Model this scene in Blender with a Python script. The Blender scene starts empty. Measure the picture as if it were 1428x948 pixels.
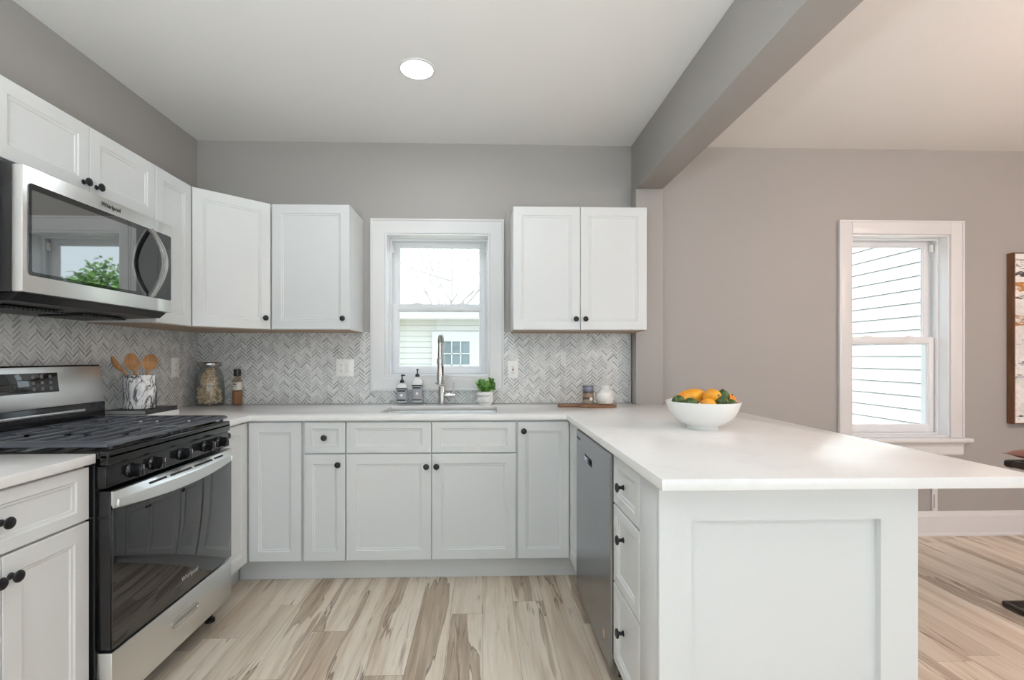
import bpy, bmesh, math, random
from mathutils import Matrix, Vector
random.seed(7)
C = bpy.context.scene.collection
R = math.radians
PI = math.pi
scene = bpy.context.scene

# ------------------------------------------------------------------ camera, light, exposure
F_PX, CX, CY, CAM_H, YAW = 670.0, 693.0, 498.0, 1.225, math.atan(20 / 670)
cam_data = bpy.data.cameras.new('camera')
cam = bpy.data.objects.new('camera', cam_data)
C.objects.link(cam)
cam.location = (0, 0, CAM_H)
cam.rotation_euler = (R(90), 0, -YAW)
cam_data.sensor_width = 36
cam_data.lens = 36 * F_PX / 1428
cam_data.shift_x = (714 - CX) / 1428
cam_data.shift_y = (CY - 474) / 1428
cam_data.clip_start = 0.02
scene.camera = cam
scene.view_settings.view_transform = 'Standard'
scene.view_settings.look = 'None'
scene.view_settings.gamma = 1
scene.view_settings.use_curve_mapping = False
scene.view_settings.exposure = 0.0
scene.cycles.use_denoising = True
scene.cycles.max_bounces = 12
scene.cycles.diffuse_bounces = 7
scene.cycles.transparent_max_bounces = 16
scene.cycles.sample_clamp_indirect = 8
scene.cycles.caustics_reflective = False
scene.cycles.caustics_refractive = False

SKY_STRENGTH = 2.6
SUN_STRENGTH = 10.5
LAMP_COOL, LAMP_WARM = 75.0, 30.0
UPLIGHT, GLOBES = 370.0, 65.0
world = bpy.data.worlds.new('world')
scene.world = world
world.use_nodes = True
wn = world.node_tree.nodes
bgd = wn['Background']
bgd.inputs[0].default_value = (0.80, 0.91, 1.0, 1)
bgd.inputs[1].default_value = SKY_STRENGTH

sun = bpy.data.lights.new('sun', 'SUN')
sun.energy = SUN_STRENGTH
sun.angle = R(0.6)
sun.color = (1.0, 0.99, 0.97)
sun_o = bpy.data.objects.new('sun', sun)
C.objects.link(sun_o)
sun_dir = Vector((0.78, 0.42, -2.0)).normalized()          # from high on the rear left
sun_o.rotation_euler = sun_dir.to_track_quat('-Z', 'Y').to_euler()

# room dimensions (metres); camera stands at x = y = 0
XL, YB, ZC = -1.878, 3.22, 2.652          # left wall, back wall, ceiling
XR, YF = 5.3, -2.4                        # right wall of the dining side, rear wall
WALL_T = 0.20
CT0, CT1 = 0.887, 0.917                   # worktop underside / top


def portal(loc, rot, sx, sy):
    l = bpy.data.lights.new('daylight_portal', 'AREA')
    l.shape = 'RECTANGLE'
    l.size, l.size_y = sx, sy
    l.cycles.is_portal = True
    o = bpy.data.objects.new('daylight_portal', l)
    o.location, o.rotation_euler = loc, rot
    C.objects.link(o)


REAR = (-1.5, 4.9, 0.05, 2.35)            # glazed rear opening x0 x1 z0 z1
portal(((REAR[0] + REAR[1]) / 2, YF - 0.15, (REAR[2] + REAR[3]) / 2), (R(90), 0, 0), REAR[1] - REAR[0], REAR[3] - REAR[2])
LWIN = (-1.75, -0.45, 0.85, 2.20)           # unseen left wall window, added to let in more daylight: y0 y1 z0 z1
portal((XL - 0.3, (LWIN[0] + LWIN[1]) / 2, (LWIN[2] + LWIN[3]) / 2), (R(90), 0, R(-90)), LWIN[1] - LWIN[0], LWIN[3] - LWIN[2])
portal((-0.30, YB + 0.3, 1.57), (R(-90), 0, 0), 0.75, 1.0)
portal((2.87, YB + 0.3, 1.37), (R(-90), 0, 0), 0.75, 1.4)


# ------------------------------------------------------------------ materials
def mat(name, col=(0.8, 0.8, 0.8), rough=0.5, metal=0.0, spec=0.5, **kw):
    m = bpy.data.materials.new(name)
    m.use_nodes = True
    p = m.node_tree.nodes['Principled BSDF']
    p.inputs['Base Color'].default_value = (*col, 1)
    p.inputs['Roughness'].default_value = rough
    p.inputs['Metallic'].default_value = metal
    p.inputs['Specular IOR Level'].default_value = spec
    for k, v in kw.items():
        p.inputs[k].default_value = v
    return m


class NT:
    """small helper to write node graphs"""
    def __init__(s, m):
        s.t = m.node_tree
        s.p = s.t.nodes['Principled BSDF']

    def n(s, typ, **kw):
        x = s.t.nodes.new(typ)
        for k, v in kw.items():
            setattr(x, k, v)
        return x

    def set(s, sock, v):
        if isinstance(v, bpy.types.NodeSocket):
            s.t.links.new(v, sock)
        elif isinstance(v, (tuple, list)) and len(v) == 3 and sock.type == 'RGBA':
            sock.default_value = (*v, 1)
        else:
            sock.default_value = v

    def m(s, op, a, b=0.0, c=0.0):
        x = s.n('ShaderNodeMath', operation=op)
        s.set(x.inputs[0], a); s.set(x.inputs[1], b); s.set(x.inputs[2], c)
        return x.outputs[0]

    def coords(s):
        c = s.n('ShaderNodeTexCoord')
        x = s.n('ShaderNodeSeparateXYZ')
        s.t.links.new(c.outputs['Object'], x.inputs[0])
        return x.outputs

    def vec(s, x, y, z):
        v = s.n('ShaderNodeCombineXYZ')
        s.set(v.inputs[0], x); s.set(v.inputs[1], y); s.set(v.inputs[2], z)
        return v.outputs[0]

    def noise(s, v, scale, detail=3, rough=0.5, dist=0.0):
        x = s.n('ShaderNodeTexNoise')
        s.set(x.inputs['Vector'], v); s.set(x.inputs['Scale'], scale); s.set(x.inputs['Detail'], detail)
        s.set(x.inputs['Roughness'], rough); s.set(x.inputs['Distortion'], dist)
        return x.outputs['Fac']

    def white(s, v):
        x = s.n('ShaderNodeTexWhiteNoise', noise_dimensions='3D')
        s.set(x.inputs['Vector'], v)
        return x.outputs['Value']

    def ramp(s, f, stops, interp='LINEAR'):
        x = s.n('ShaderNodeValToRGB')
        x.color_ramp.interpolation = interp
        e = x.color_ramp.elements
        while len(e) < len(stops):
            e.new(0.5)
        for i, (p, c) in enumerate(stops):
            e[i].position = p
            e[i].color = (*c, 1) if len(c) == 3 else c
        s.set(x.inputs[0], f)
        return x.outputs[0]

    def mix(s, f, a, b, blend='MIX'):
        x = s.n('ShaderNodeMix', data_type='RGBA', blend_type=blend)
        s.set(x.inputs[0], f); s.set(x.inputs[6], a); s.set(x.inputs[7], b)
        return x.outputs[2]

    def bump(s, h, strength=0.3, dist=0.002):
        x = s.n('ShaderNodeBump')
        s.set(x.inputs['Height'], h); s.set(x.inputs['Strength'], strength); s.set(x.inputs['Distance'], dist)
        s.t.links.new(x.outputs[0], s.p.inputs['Normal'])

    def base(s, v):
        s.set(s.p.inputs['Base Color'], v)


def g(v):
    return (v, v, v)


def paint(name, col, rough, bump=0.0):
    m = mat(name, col, rough)
    if bump:
        t = NT(m)
        c = t.coords()
        t.bump(t.noise(t.vec(c[0], c[1], c[2]), 90, 2), bump, 0.001)
    return m


M_WALL = paint('greige_wall_paint', (0.365, 0.35, 0.335), 0.55, 0.05)
M_CEIL = paint('ceiling_paint', (0.80, 0.795, 0.78), 0.75, 0.04)
M_TRIM = paint('white_trim_paint', (0.70, 0.70, 0.705), 0.35)
M_CAB = paint('white_cabinet_paint', (0.655, 0.672, 0.678), 0.33)
M_VINYL = mat('white_vinyl', (0.76, 0.77, 0.79), 0.3)
M_BLACK = mat('black_enamel', (0.008, 0.008, 0.009), 0.16)
M_BLACKP = mat('black_plastic', (0.012, 0.012, 0.013), 0.35)
M_IRON = mat('cast_iron', (0.075, 0.082, 0.098), 0.24)
M_KNOB = mat('matte_black_metal', (0.012, 0.012, 0.014), 0.42, 0.3)
M_DARK = mat('dark_gap', (0.02, 0.02, 0.02), 0.8)
M_BGLASS = mat('black_glass', (0.004, 0.004, 0.005), 0.03, 0, 0.5, IOR=1.8)
M_CHROME = mat('brushed_nickel', (0.56, 0.55, 0.53), 0.27, 1.0)
M_WHITEP = mat('white_plastic', (0.83, 0.83, 0.81), 0.3)
M_CERAM = mat('white_ceramic', (0.82, 0.82, 0.80), 0.22)
M_CERAMM = mat('matte_white_ceramic', (0.84, 0.84, 0.83), 0.6)
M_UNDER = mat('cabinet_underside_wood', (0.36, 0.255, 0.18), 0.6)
M_PRINT = mat('dark_print', (0.02, 0.02, 0.022), 0.5)
M_SILV = mat('silver_print', (0.6, 0.6, 0.6), 0.3, 0.6)
M_LEATHER = mat('brown_leather', (0.19, 0.062, 0.028), 0.42)
M_DWOOD = mat('dark_stained_wood', (0.028, 0.018, 0.013), 0.35)


def stainless(name, col, rough, axis):
    m = mat(name, col, rough, 1.0)
    t = NT(m)
    c = t.coords()
    s = [900, 900, 900]
    s[axis] = 2
    v = t.vec(t.m('MULTIPLY', c[0], s[0]), t.m('MULTIPLY', c[1], s[1]), t.m('MULTIPLY', c[2], s[2]))
    n = t.noise(v, 1.0, 2)
    t.set(t.p.inputs['Roughness'], t.m('MULTIPLY_ADD', n, 0.08, rough - 0.04))
    t.bump(n, 0.02, 0.0003)
    return m


M_STEEL = stainless('stainless_steel', (0.80, 0.80, 0.79), 0.32, 1)
M_STEELX = stainless('stainless_steel_front', (0.32, 0.33, 0.35), 0.24, 0)


def glass(name, tint=(1, 1, 1), refl=0.9):
    m = bpy.data.materials.new(name)
    m.use_nodes = True
    t = m.node_tree
    t.nodes.remove(t.nodes['Principled BSDF'])
    out = t.nodes['Material Output']
    tr = t.nodes.new('ShaderNodeBsdfTransparent'); tr.inputs[0].default_value = (*tint, 1)
    gl = t.nodes.new('ShaderNodeBsdfGlossy'); gl.inputs['Roughness'].default_value = 0.02
    fr = t.nodes.new('ShaderNodeLayerWeight'); fr.inputs['Blend'].default_value = 0.5
    pw_ = t.nodes.new('ShaderNodeMath'); pw_.operation = 'POWER'; pw_.inputs[1].default_value = 4.5
    mu = t.nodes.new('ShaderNodeMath'); mu.operation = 'MULTIPLY_ADD'; mu.inputs[1].default_value = 0.9 * refl; mu.inputs[2].default_value = 0.04 * refl
    mx = t.nodes.new('ShaderNodeMixShader')
    t.links.new(fr.outputs['Facing'], pw_.inputs[0]); t.links.new(pw_.outputs[0], mu.inputs[0]); t.links.new(mu.outputs[0], mx.inputs[0])
    t.links.new(tr.outputs[0], mx.inputs[1]); t.links.new(gl.outputs[0], mx.inputs[2])
    t.links.new(mx.outputs[0], out.inputs[0])
    return m


M_PANE = glass('window_glass', (0.97, 0.985, 0.98), 0.6)
M_JARG = glass('jar_glass', (0.93, 0.94, 0.93), 1.0)
M_TRAYG = glass('tray_glass', (0.97, 0.98, 0.98), 0.5)
M_SOAPG = glass('soap_bottle_plastic', (0.75, 0.76, 0.77), 1.0)


def emit(name, col, st):
    m = bpy.data.materials.new(name)
    m.use_nodes = True
    t = m.node_tree
    t.nodes.remove(t.nodes['Principled BSDF'])
    e = t.nodes.new('ShaderNodeEmission')
    e.inputs[0].default_value = (*col, 1); e.inputs[1].default_value = st
    t.links.new(e.outputs[0], t.nodes['Material Output'].inputs[0])
    return m


def floor_mat():
    m = mat('hickory_vinyl_planks', (0.5, 0.4, 0.3), 0.34)
    t = NT(m)
    c = t.coords()
    W, L = 0.152, 1.22
    col = t.m('FLOOR', t.m('DIVIDE', c[0], W))
    off = t.white(t.vec(col, 3.3, 0.7))
    yy = t.m('ADD', t.m('DIVIDE', c[1], L), off)
    row = t.m('FLOOR', yy)
    rid = t.white(t.vec(col, row, 1.5))
    rid2 = t.white(t.vec(col, row, 8.5))
    sx, sy = t.m('MULTIPLY_ADD', rid, 37.0, c[0]), t.m('MULTIPLY_ADD', rid2, 53.0, c[1])
    # broad cathedral bands, fine grain, dark mineral streaks
    warp = t.noise(t.vec(t.m('MULTIPLY', sx, 3.0), t.m('MULTIPLY', sy, 0.8), rid), 1.0, 3, 0.55)
    band = t.noise(t.vec(t.m('MULTIPLY_ADD', warp, 1.6, t.m('MULTIPLY', sx, 9.0)), t.m('MULTIPLY', sy, 0.5), 0.0), 1.6, 4, 0.55)
    fine = t.noise(t.vec(t.m('MULTIPLY', sx, 130.0), t.m('MULTIPLY', sy, 4.5), 0.0), 1.0, 3, 0.6)
    base = t.ramp(band, [(0.26, (0.50, 0.39, 0.29)), (0.40, (0.66, 0.55, 0.44)), (0.52, (0.78, 0.69, 0.585)), (0.75, (0.84, 0.765, 0.67))])
    tone = t.ramp(rid, [(0.0, (0.78, 0.75, 0.72)), (0.4, (0.95, 0.94, 0.93)), (1.0, (1.03, 1.02, 1.01))])
    c1 = t.mix(1.0, base, tone, 'MULTIPLY')
    c1 = t.mix(0.32, c1, t.ramp(fine, [(0.3, (0.60, 0.55, 0.50)), (0.62, (1, 1, 1))]), 'MULTIPLY')
    # brown heartwood bands with a thin dark edge, running along the plank
    hn = t.noise(t.vec(t.m('MULTIPLY', sx, 6.5), t.m('MULTIPLY', sy, 0.62), 4.0), 1.0, 4, 0.5, 0.15)
    heart = t.ramp(hn, [(0.585, g(0)), (0.600, g(1))])
    hcol = t.ramp(t.noise(t.vec(t.m('MULTIPLY', sx, 45.0), t.m('MULTIPLY', sy, 2.2), 1.0), 1.0, 4, 0.6, 0.3), [(0.32, (0.24, 0.165, 0.11)), (0.55, (0.42, 0.32, 0.235)), (0.75, (0.56, 0.455, 0.36))])
    c1 = t.mix(t.m('MULTIPLY', heart, 0.82), c1, hcol)
    ln = t.m('ABSOLUTE', t.m('SUBTRACT', hn, 0.588))
    gate = t.noise(t.vec(t.m('MULTIPLY', sx, 3.0), t.m('MULTIPLY', sy, 2.0), 9.0), 1.0, 2)
    lm = t.m('MULTIPLY', t.ramp(ln, [(0.003, g(1)), (0.008, g(0))]), t.ramp(gate, [(0.40, g(0.15)), (0.54, g(1))]))
    c1 = t.mix(t.m('MULTIPLY', lm, 0.8), c1, (0.15, 0.095, 0.06))
    # short dark flecks and hairline mineral streaks
    kn = t.noise(t.vec(t.m('MULTIPLY', sx, 30.0), t.m('MULTIPLY', sy, 2.6), 6.0), 1.0, 3, 0.6)
    km = t.ramp(kn, [(0.62, g(0)), (0.74, g(1))])
    c1 = t.mix(t.m('MULTIPLY', km, 0.62), c1, (0.26, 0.175, 0.115))
    hl = t.m('ABSOLUTE', t.m('SUBTRACT', t.noise(t.vec(t.m('MULTIPLY', sx, 11.0), t.m('MULTIPLY', sy, 0.45), 12.0), 1.0, 3, 0.5), 0.5))
    hm = t.m('MULTIPLY', t.ramp(hl, [(0.002, g(1)), (0.006, g(0))]), t.ramp(t.noise(t.vec(t.m('MULTIPLY', sx, 5.0), t.m('MULTIPLY', sy, 2.2), 15.0), 1.0, 2), [(0.50, g(0)), (0.60, g(1))]))
    c1 = t.mix(t.m('MULTIPLY', hm, 0.75), c1, (0.16, 0.10, 0.065))
    fx = t.m('FRACT', t.m('DIVIDE', c[0], W)); fy = t.m('FRACT', yy)
    ex = t.m('MULTIPLY', t.m('MINIMUM', fx, t.m('SUBTRACT', 1.0, fx)), W)
    ey = t.m('MULTIPLY', t.m('MINIMUM', fy, t.m('SUBTRACT', 1.0, fy)), L)
    seam = t.m('LESS_THAN', t.m('MINIMUM', ex, ey), 0.0009)
    c1 = t.mix(t.m('MULTIPLY', seam, 0.6), c1, (0.15, 0.10, 0.07))
    t.base(c1)
    t.set(t.p.inputs['Roughness'], t.m('MULTIPLY_ADD', fine, 0.12, 0.27))
    t.bump(t.m('SUBTRACT', fine, t.m('MULTIPLY', seam, 3.0)), 0.12, 0.001)
    return m


def herring_mat(name, horiz):
    """marble mosaic in a herringbone: 1 x 3 pieces laid at 45 degrees"""
    m = mat(name, (0.7, 0.7, 0.7), 0.3)
    t = NT(m)
    c = t.coords()
    W, N = 0.0166, 3.0
    u, v = c[horiz], c[2]
    s = 0.70710678 / W
    x = t.m('ADD', t.m('MULTIPLY', t.m('ADD', u, v), s), 500.0)
    y = t.m('ADD', t.m('MULTIPLY', t.m('SUBTRACT', v, u), s), 500.0)
    i, j = t.m('FLOOR', x), t.m('FLOOR', y)
    d = t.m('FLOORED_MODULO', t.m('SUBTRACT', i, j), 2 * N)
    isv = t.m('GREATER_THAN', d, N - 0.5)
    e = t.m('FLOORED_MODULO', t.m('SUBTRACT', t.m('SUBTRACT', j, i), 1.0), 2 * N)
    hx, hy = t.m('SUBTRACT', i, d), j
    vx, vy = i, t.m('SUBTRACT', j, e)

    def sel(a, b):
        return t.m('ADD', t.m('MULTIPLY', a, t.m('SUBTRACT', 1.0, isv)), t.m('MULTIPLY', b, isv))
    idx, idy = sel(hx, vx), sel(hy, vy)
    along = sel(t.m('SUBTRACT', x, hx), t.m('SUBTRACT', y, vy))
    across = sel(t.m('SUBTRACT', y, hy), t.m('SUBTRACT', x, vx))
    ea = t.m('MINIMUM', along, t.m('SUBTRACT', N, along))
    eb = t.m('MINIMUM', across, t.m('SUBTRACT', 1.0, across))
    edge = t.m('MINIMUM', ea, eb)
    rnd = t.white(t.vec(idx, idy, isv))
    vein = t.noise(t.vec(t.m('ADD', u, t.m('MULTIPLY', rnd, 9.0)), v, rnd), 34, 4, 0.6, 0.8)
    big = t.noise(t.vec(u, v, 2.0), 5.0, 2)
    lvl = t.m('ADD', t.m('MULTIPLY_ADD', big, 0.3, -0.15), rnd)
    shade = t.ramp(lvl, [(0.0, (0.56, 0.565, 0.565)), (0.4, (0.66, 0.665, 0.66)), (0.9, (0.74, 0.745, 0.735))])
    col = t.mix(0.25, shade, t.ramp(vein, [(0.34, g(0.55)), (0.56, g(1.0))]), 'MULTIPLY')
    # dark vein running lengthwise through part of the pieces
    rnd2 = t.m('ADD', t.white(t.vec(idx, idy, t.m('ADD', isv, 5.0))), t.m('MULTIPLY_ADD', big, 0.8, -0.4))
    dark = t.ramp(rnd2, [(0.05, g(0.80)), (0.22, g(0.62)), (0.60, g(0.34)), (0.90, g(0.06))])
    sidev = t.ramp(across, [(0.10, g(0)), (0.20, g(1)), (0.44, g(1)), (0.56, g(0))])
    col = t.mix(t.m('MULTIPLY', dark, sidev), col, (0.12, 0.122, 0.125))
    grout = t.m('LESS_THAN', edge, 0.075)
    col = t.mix(t.m('MULTIPLY', grout, 0.6), col, (0.62, 0.62, 0.61))
    t.base(col)
    t.set(t.p.inputs['Roughness'], t.m('MULTIPLY_ADD', grout, 0.4, 0.28))
    t.bump(t.m('MINIMUM', edge, 0.12), 0.5, 0.004)
    return m


def quartz_mat():
    m = mat('white_quartz', (0.80, 0.795, 0.78), 0.19)
    t = NT(m)
    c = t.coords()
    v = t.vec(c[0], c[1], c[2])
    w = t.noise(v, 1.6, 5, 0.6, 1.2)
    vein = t.m('ABSOLUTE', t.m('SUBTRACT', w, 0.5))
    k = t.ramp(vein, [(0.0, (0.755, 0.755, 0.75)), (0.04, (0.78, 0.78, 0.778)), (0.2, (0.79, 0.79, 0.788))])
    sp = t.noise(v, 260, 2)
    t.base(t.mix(0.06, k, t.ramp(sp, [(0.35, g(0.6)), (0.6, g(1.0))]), 'MULTIPLY'))
    return m


def wood_mat(name, dark, light, axis=0, scale=1.0, rough=0.45):
    m = mat(name, light, rough)
    t = NT(m)
    c = t.coords()
    s = [60 * scale] * 3
    s[axis] = 5 * scale
    n = t.noise(t.vec(t.m('MULTIPLY', c[0], s[0]), t.m('MULTIPLY', c[1], s[1]), t.m('MULTIPLY', c[2], s[2])), 1.0, 4, 0.6, 0.4)
    t.base(t.ramp(n, [(0.3, dark), (0.68, light)]))
    return m


def marble_mat():
    m = mat('grey_veined_marble', (0.8, 0.8, 0.8), 0.2)
    t = NT(m)
    c = t.coords()
    v = t.vec(t.m('MULTIPLY', c[0], 1.3), t.m('MULTIPLY', c[1], 1.3), t.m('MULTIPLY', c[2], 0.62))
    w = t.noise(v, 13, 4, 0.58, 1.6)
    a = t.m('ABSOLUTE', t.m('SUBTRACT', w, 0.5))
    k = t.ramp(a, [(0.0, (0.03, 0.03, 0.035)), (0.014, (0.10, 0.10, 0.11)), (0.05, (0.72, 0.71, 0.71)), (0.12, (0.84, 0.83, 0.82))])
    cl = t.noise(v, 8, 3, 0.6, 0.6)
    t.base(t.mix(1.0, k, t.ramp(cl, [(0.36, (0.30, 0.30, 0.33)), (0.5, (1, 1, 1))]), 'MULTIPLY'))
    return m


def canvas_mat():
    m = mat('abstract_canvas', (0.8, 0.8, 0.8), 0.6)
    t = NT(m)
    c = t.coords()
    z = c[2]
    v = t.vec(c[0], c[1], z)
    nz = t.noise(t.vec(t.m('MULTIPLY', c[0], 5.0), 0.0, t.m('MULTIPLY', z, 11.0)), 1.0, 5, 0.65, 0.6)
    zz = t.m('MULTIPLY_ADD', nz, 0.14, t.m('SUBTRACT', z, 0.07))

    def stripe(z0, hw):
        return t.m('LESS_THAN', t.m('ABSOLUTE', t.m('SUBTRACT', zz, z0)), hw)
    col = t.ramp(t.noise(v, 14, 5, 0.6), [(0.35, (0.62, 0.61, 0.60)), (0.6, (0.83, 0.82, 0.80))])
    patch = t.ramp(t.noise(t.vec(t.m('MULTIPLY', c[0], 6.0), 0.0, t.m('MULTIPLY', z, 20.0)), 1.0, 4, 0.7), [(0.42, g(0)), (0.5, g(1))])
    smear = t.ramp(t.noise(t.vec(t.m('MULTIPLY', c[0], 14.0), 1.0, t.m('MULTIPLY', z, 60.0)), 1.0, 4, 0.7), [(0.5, g(0)), (0.56, g(1))])
    for z0, hw, cc, f in [(0.95, 0.035, (0.42, 0.19, 0.05), patch), (0.70, 0.04, (0.40, 0.18, 0.05), patch),
                          (1.09, 0.05, (0.03, 0.03, 0.035), smear), (0.87, 0.015, (0.03, 0.03, 0.03), smear), (1.02, 0.012, (0.05, 0.05, 0.05), patch),
                          (0.55, 0.012, (0.10, 0.11, 0.14), smear), (0.40, 0.014, (0.28, 0.29, 0.33), patch), (0.33, 0.02, (0.35, 0.36, 0.40), smear), (0.05, 0.012, (0.06, 0.06, 0.06), smear)]:
        col = t.mix(t.m('MULTIPLY', stripe(z0, hw), f), col, cc)
    t.base(col)
    return m


M_FLOOR = floor_mat()
M_TILEB = herring_mat('herringbone_marble_back', 0)
M_TILEL = herring_mat('herringbone_marble_left', 1)
M_QUARTZ = quartz_mat()
M_SPOON = wood_mat('beech_utensil_wood', (0.33, 0.15, 0.055), (0.52, 0.27, 0.11), 2, 1.5, 0.5)
M_BOARD = wood_mat('acacia_board', (0.10, 0.04, 0.018), (0.27, 0.12, 0.05), 0, 1.0, 0.4)
M_FRAME = wood_mat('walnut_frame', (0.10, 0.045, 0.022), (0.19, 0.09, 0.045), 2, 1.0, 0.5)
M_MARBLE = marble_mat()
M_CANVAS = canvas_mat()


# ------------------------------------------------------------------ mesh helpers
class MB:
    def __init__(s):
        s.bm = bmesh.new()

    def merge(s, b, M=None):
        if M is not None:
            bmesh.ops.transform(b, matrix=M, verts=b.verts)
        me = bpy.data.meshes.new('tmp')
        b.to_mesh(me)
        b.free()
        s.bm.from_mesh(me)
        bpy.data.meshes.remove(me)
        return s

    def box(s, x0, x1, y0, y1, z0, z1, bev=0.0, M=None, seg=2):
        b = bmesh.new()
        bmesh.ops.create_cube(b, size=1)
        bmesh.ops.transform(b, matrix=Matrix.Translation(((x0 + x1) / 2, (y0 + y1) / 2, (z0 + z1) / 2)) @ Matrix.Diagonal((abs(x1 - x0), abs(y1 - y0), abs(z1 - z0), 1)), verts=b.verts)
        if bev:
            bmesh.ops.bevel(b, geom=b.edges[:], offset=bev, segments=seg, profile=0.5, affect='EDGES')
        return s.merge(b, M)

    def lathe(s, prof, n=32, M=None, cap=True):
        """profile of (radius, z) turned about the z axis"""
        b = bmesh.new()
        rings = []
        for r, z in prof:
            if r < 1e-6:
                rings.append([b.verts.new((0, 0, z))])
            else:
                rings.append([b.verts.new((r * math.cos(2 * PI * k / n), r * math.sin(2 * PI * k / n), z)) for k in range(n)])
        for a, c in zip(rings, rings[1:]):
            for k in range(n):
                k2 = (k + 1) % n
                if len(a) == 1 and len(c) == 1:
                    continue
                if len(a) == 1:
                    b.faces.new((a[0], c[k], c[k2]))
                elif len(c) == 1:
                    b.faces.new((a[k], c[0], a[k2]))
                else:
                    b.faces.new((a[k], c[k], c[k2], a[k2]))
        if cap:
            for q in (rings[0], rings[-1]):
                if len(q) > 2:
                    b.faces.new(q)
        bmesh.ops.recalc_face_normals(b, faces=b.faces)
        return s.merge(b, M)

    def cyl(s, p0, p1, r0, r1=None, n=20):
        p0, p1 = Vector(p0), Vector(p1)
        d = p1 - p0
        M = Matrix.Translation(p0) @ d.to_track_quat('Z', 'Y').to_matrix().to_4x4()
        return s.lathe([(r0, 0), (r0 if r1 is None else r1, d.length)], n, M)

    def tube(s, pts, rad, n=10, closed=False):
        pts = [Vector(p) for p in pts]
        if not isinstance(rad, (list, tuple)):
            rad = [rad] * len(pts)
        b = bmesh.new()
        rings = []
        up = Vector((0.13, 0.31, 0.94)).normalized()
        m = len(pts)
        prev = None
        for k, p in enumerate(pts):
            if closed:
                tg = pts[(k + 1) % m] - pts[k - 1]
            else:
                tg = pts[min(k + 1, m - 1)] - pts[max(k - 1, 0)]
            tg.normalize()
            ref = prev if prev is not None else (up if abs(tg.dot(up)) < 0.9 else Vector((1, 0, 0)))
            nx = (ref - tg * ref.dot(tg)).normalized()
            prev = nx
            ny = tg.cross(nx)
            rings.append([b.verts.new(p + rad[k] * (math.cos(2 * PI * q / n) * nx + math.sin(2 * PI * q / n) * ny)) for q in range(n)])
        prs = list(zip(rings, rings[1:])) + ([(rings[-1], rings[0])] if closed else [])
        for a, c in prs:
            for q in range(n):
                q2 = (q + 1) % n
                b.faces.new((a[q], a[q2], c[q2], c[q]))
        if not closed:
            b.faces.new(rings[0][::-1]); b.faces.new(rings[-1])
        bmesh.ops.recalc_face_normals(b, faces=b.faces)
        return s.merge(b)

    def prism(s, poly, z0, z1, bev=0.0, M=None, seg=2):
        b = bmesh.new()
        f = b.faces.new([b.verts.new((x, y, z0)) for x, y in poly])
        r = bmesh.ops.extrude_face_region(b, geom=[f])
        bmesh.ops.translate(b, verts=[e for e in r['geom'] if isinstance(e, bmesh.types.BMVert)], vec=(0, 0, z1 - z0))
        bmesh.ops.recalc_face_normals(b, faces=b.faces)
        if bev:
            bmesh.ops.bevel(b, geom=b.edges[:], offset=bev, segments=seg, profile=0.5, affect='EDGES')
        return s.merge(b, M)

    def loft(s, loops, M=None, cap0=True, cap1=True):
        b = bmesh.new()
        rs = [[b.verts.new(p) for p in lp] for lp in loops]
        n = len(rs[0])
        for a, c in zip(rs, rs[1:]):
            for k in range(n):
                k2 = (k + 1) % n
                b.faces.new((a[k], a[k2], c[k2], c[k]))
        if cap0:
            b.faces.new(rs[0][::-1])
        if cap1:
            b.faces.new(rs[-1])
        bmesh.ops.recalc_face_normals(b, faces=b.faces)
        return s.merge(b, M)

    def ball(s, M, u=24, v=14):
        b = bmesh.new()
        bmesh.ops.create_uvsphere(b, u_segments=u, v_segments=v, radius=1)
        return s.merge(b, M)

    def ico(s, M, sub=2):
        b = bmesh.new()
        bmesh.ops.create_icosphere(b, subdivisions=sub, radius=1)
        return s.merge(b, M)

    def build(s, name, m, parent=None, loc=None, rot=None, smooth=40):
        me = bpy.data.meshes.new(name)
        s.bm.to_mesh(me)
        s.bm.free()
        o = bpy.data.objects.new(name, me)
        me.materials.append(m)
        if smooth:
            me.shade_smooth()
            me.set_sharp_from_angle(angle=R(smooth))
        C.objects.link(o)
        if parent:
            o.parent = parent
        if loc:
            o.location = loc
        if rot:
            o.rotation_euler = rot
        return o


def TR(x, y, z):
    return Matrix.Translation((x, y, z))


def SC(x, y, z):
    return Matrix.Diagonal((x, y, z, 1))


def RX(a):
    return Matrix.Rotation(R(a), 4, 'X')


def RY(a):
    return Matrix.Rotation(R(a), 4, 'Y')


def RZ(a):
    return Matrix.Rotation(R(a), 4, 'Z')


def tag(o, label, cat, group=None, kind=None):
    o['label'] = label
    o['category'] = cat
    if group:
        o['group'] = group
    if kind:
        o['kind'] = kind
    return o


def thing(name, label, cat, loc=(0, 0, 0), rz=0.0, group=None, kind=None):
    o = bpy.data.objects.new(name, None)
    o.empty_display_size = 0.05
    C.objects.link(o)
    o.location = loc
    o.rotation_euler = (0, 0, rz)
    return tag(o, label, cat, group, kind)


def struct(o, label=None, cat=None):
    o['kind'] = 'structure'
    if label:
        o['label'] = label
    if cat:
        o['category'] = cat
    return o


def text_part(name, body, size, m, parent, loc, rot, extr=0.0004, label=None):
    cu = bpy.data.curves.new(name, 'FONT')
    cu.body = body
    cu.size = size
    cu.extrude = extr
    cu.align_x = 'CENTER'
    cu.align_y = 'CENTER'
    tmp = bpy.data.objects.new(name + '_curve', cu)
    C.objects.link(tmp)
    dg = bpy.context.evaluated_depsgraph_get()
    me = bpy.data.meshes.new_from_object(tmp.evaluated_get(dg))
    bpy.data.objects.remove(tmp)
    bpy.data.curves.remove(cu)
    me.name = name
    me.materials.clear()
    me.materials.append(m)
    o = bpy.data.objects.new(name, me)
    C.objects.link(o)
    o.parent = parent
    o.location = loc
    o.rotation_euler = rot
    if label:
        o['label'] = label
    return o


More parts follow.
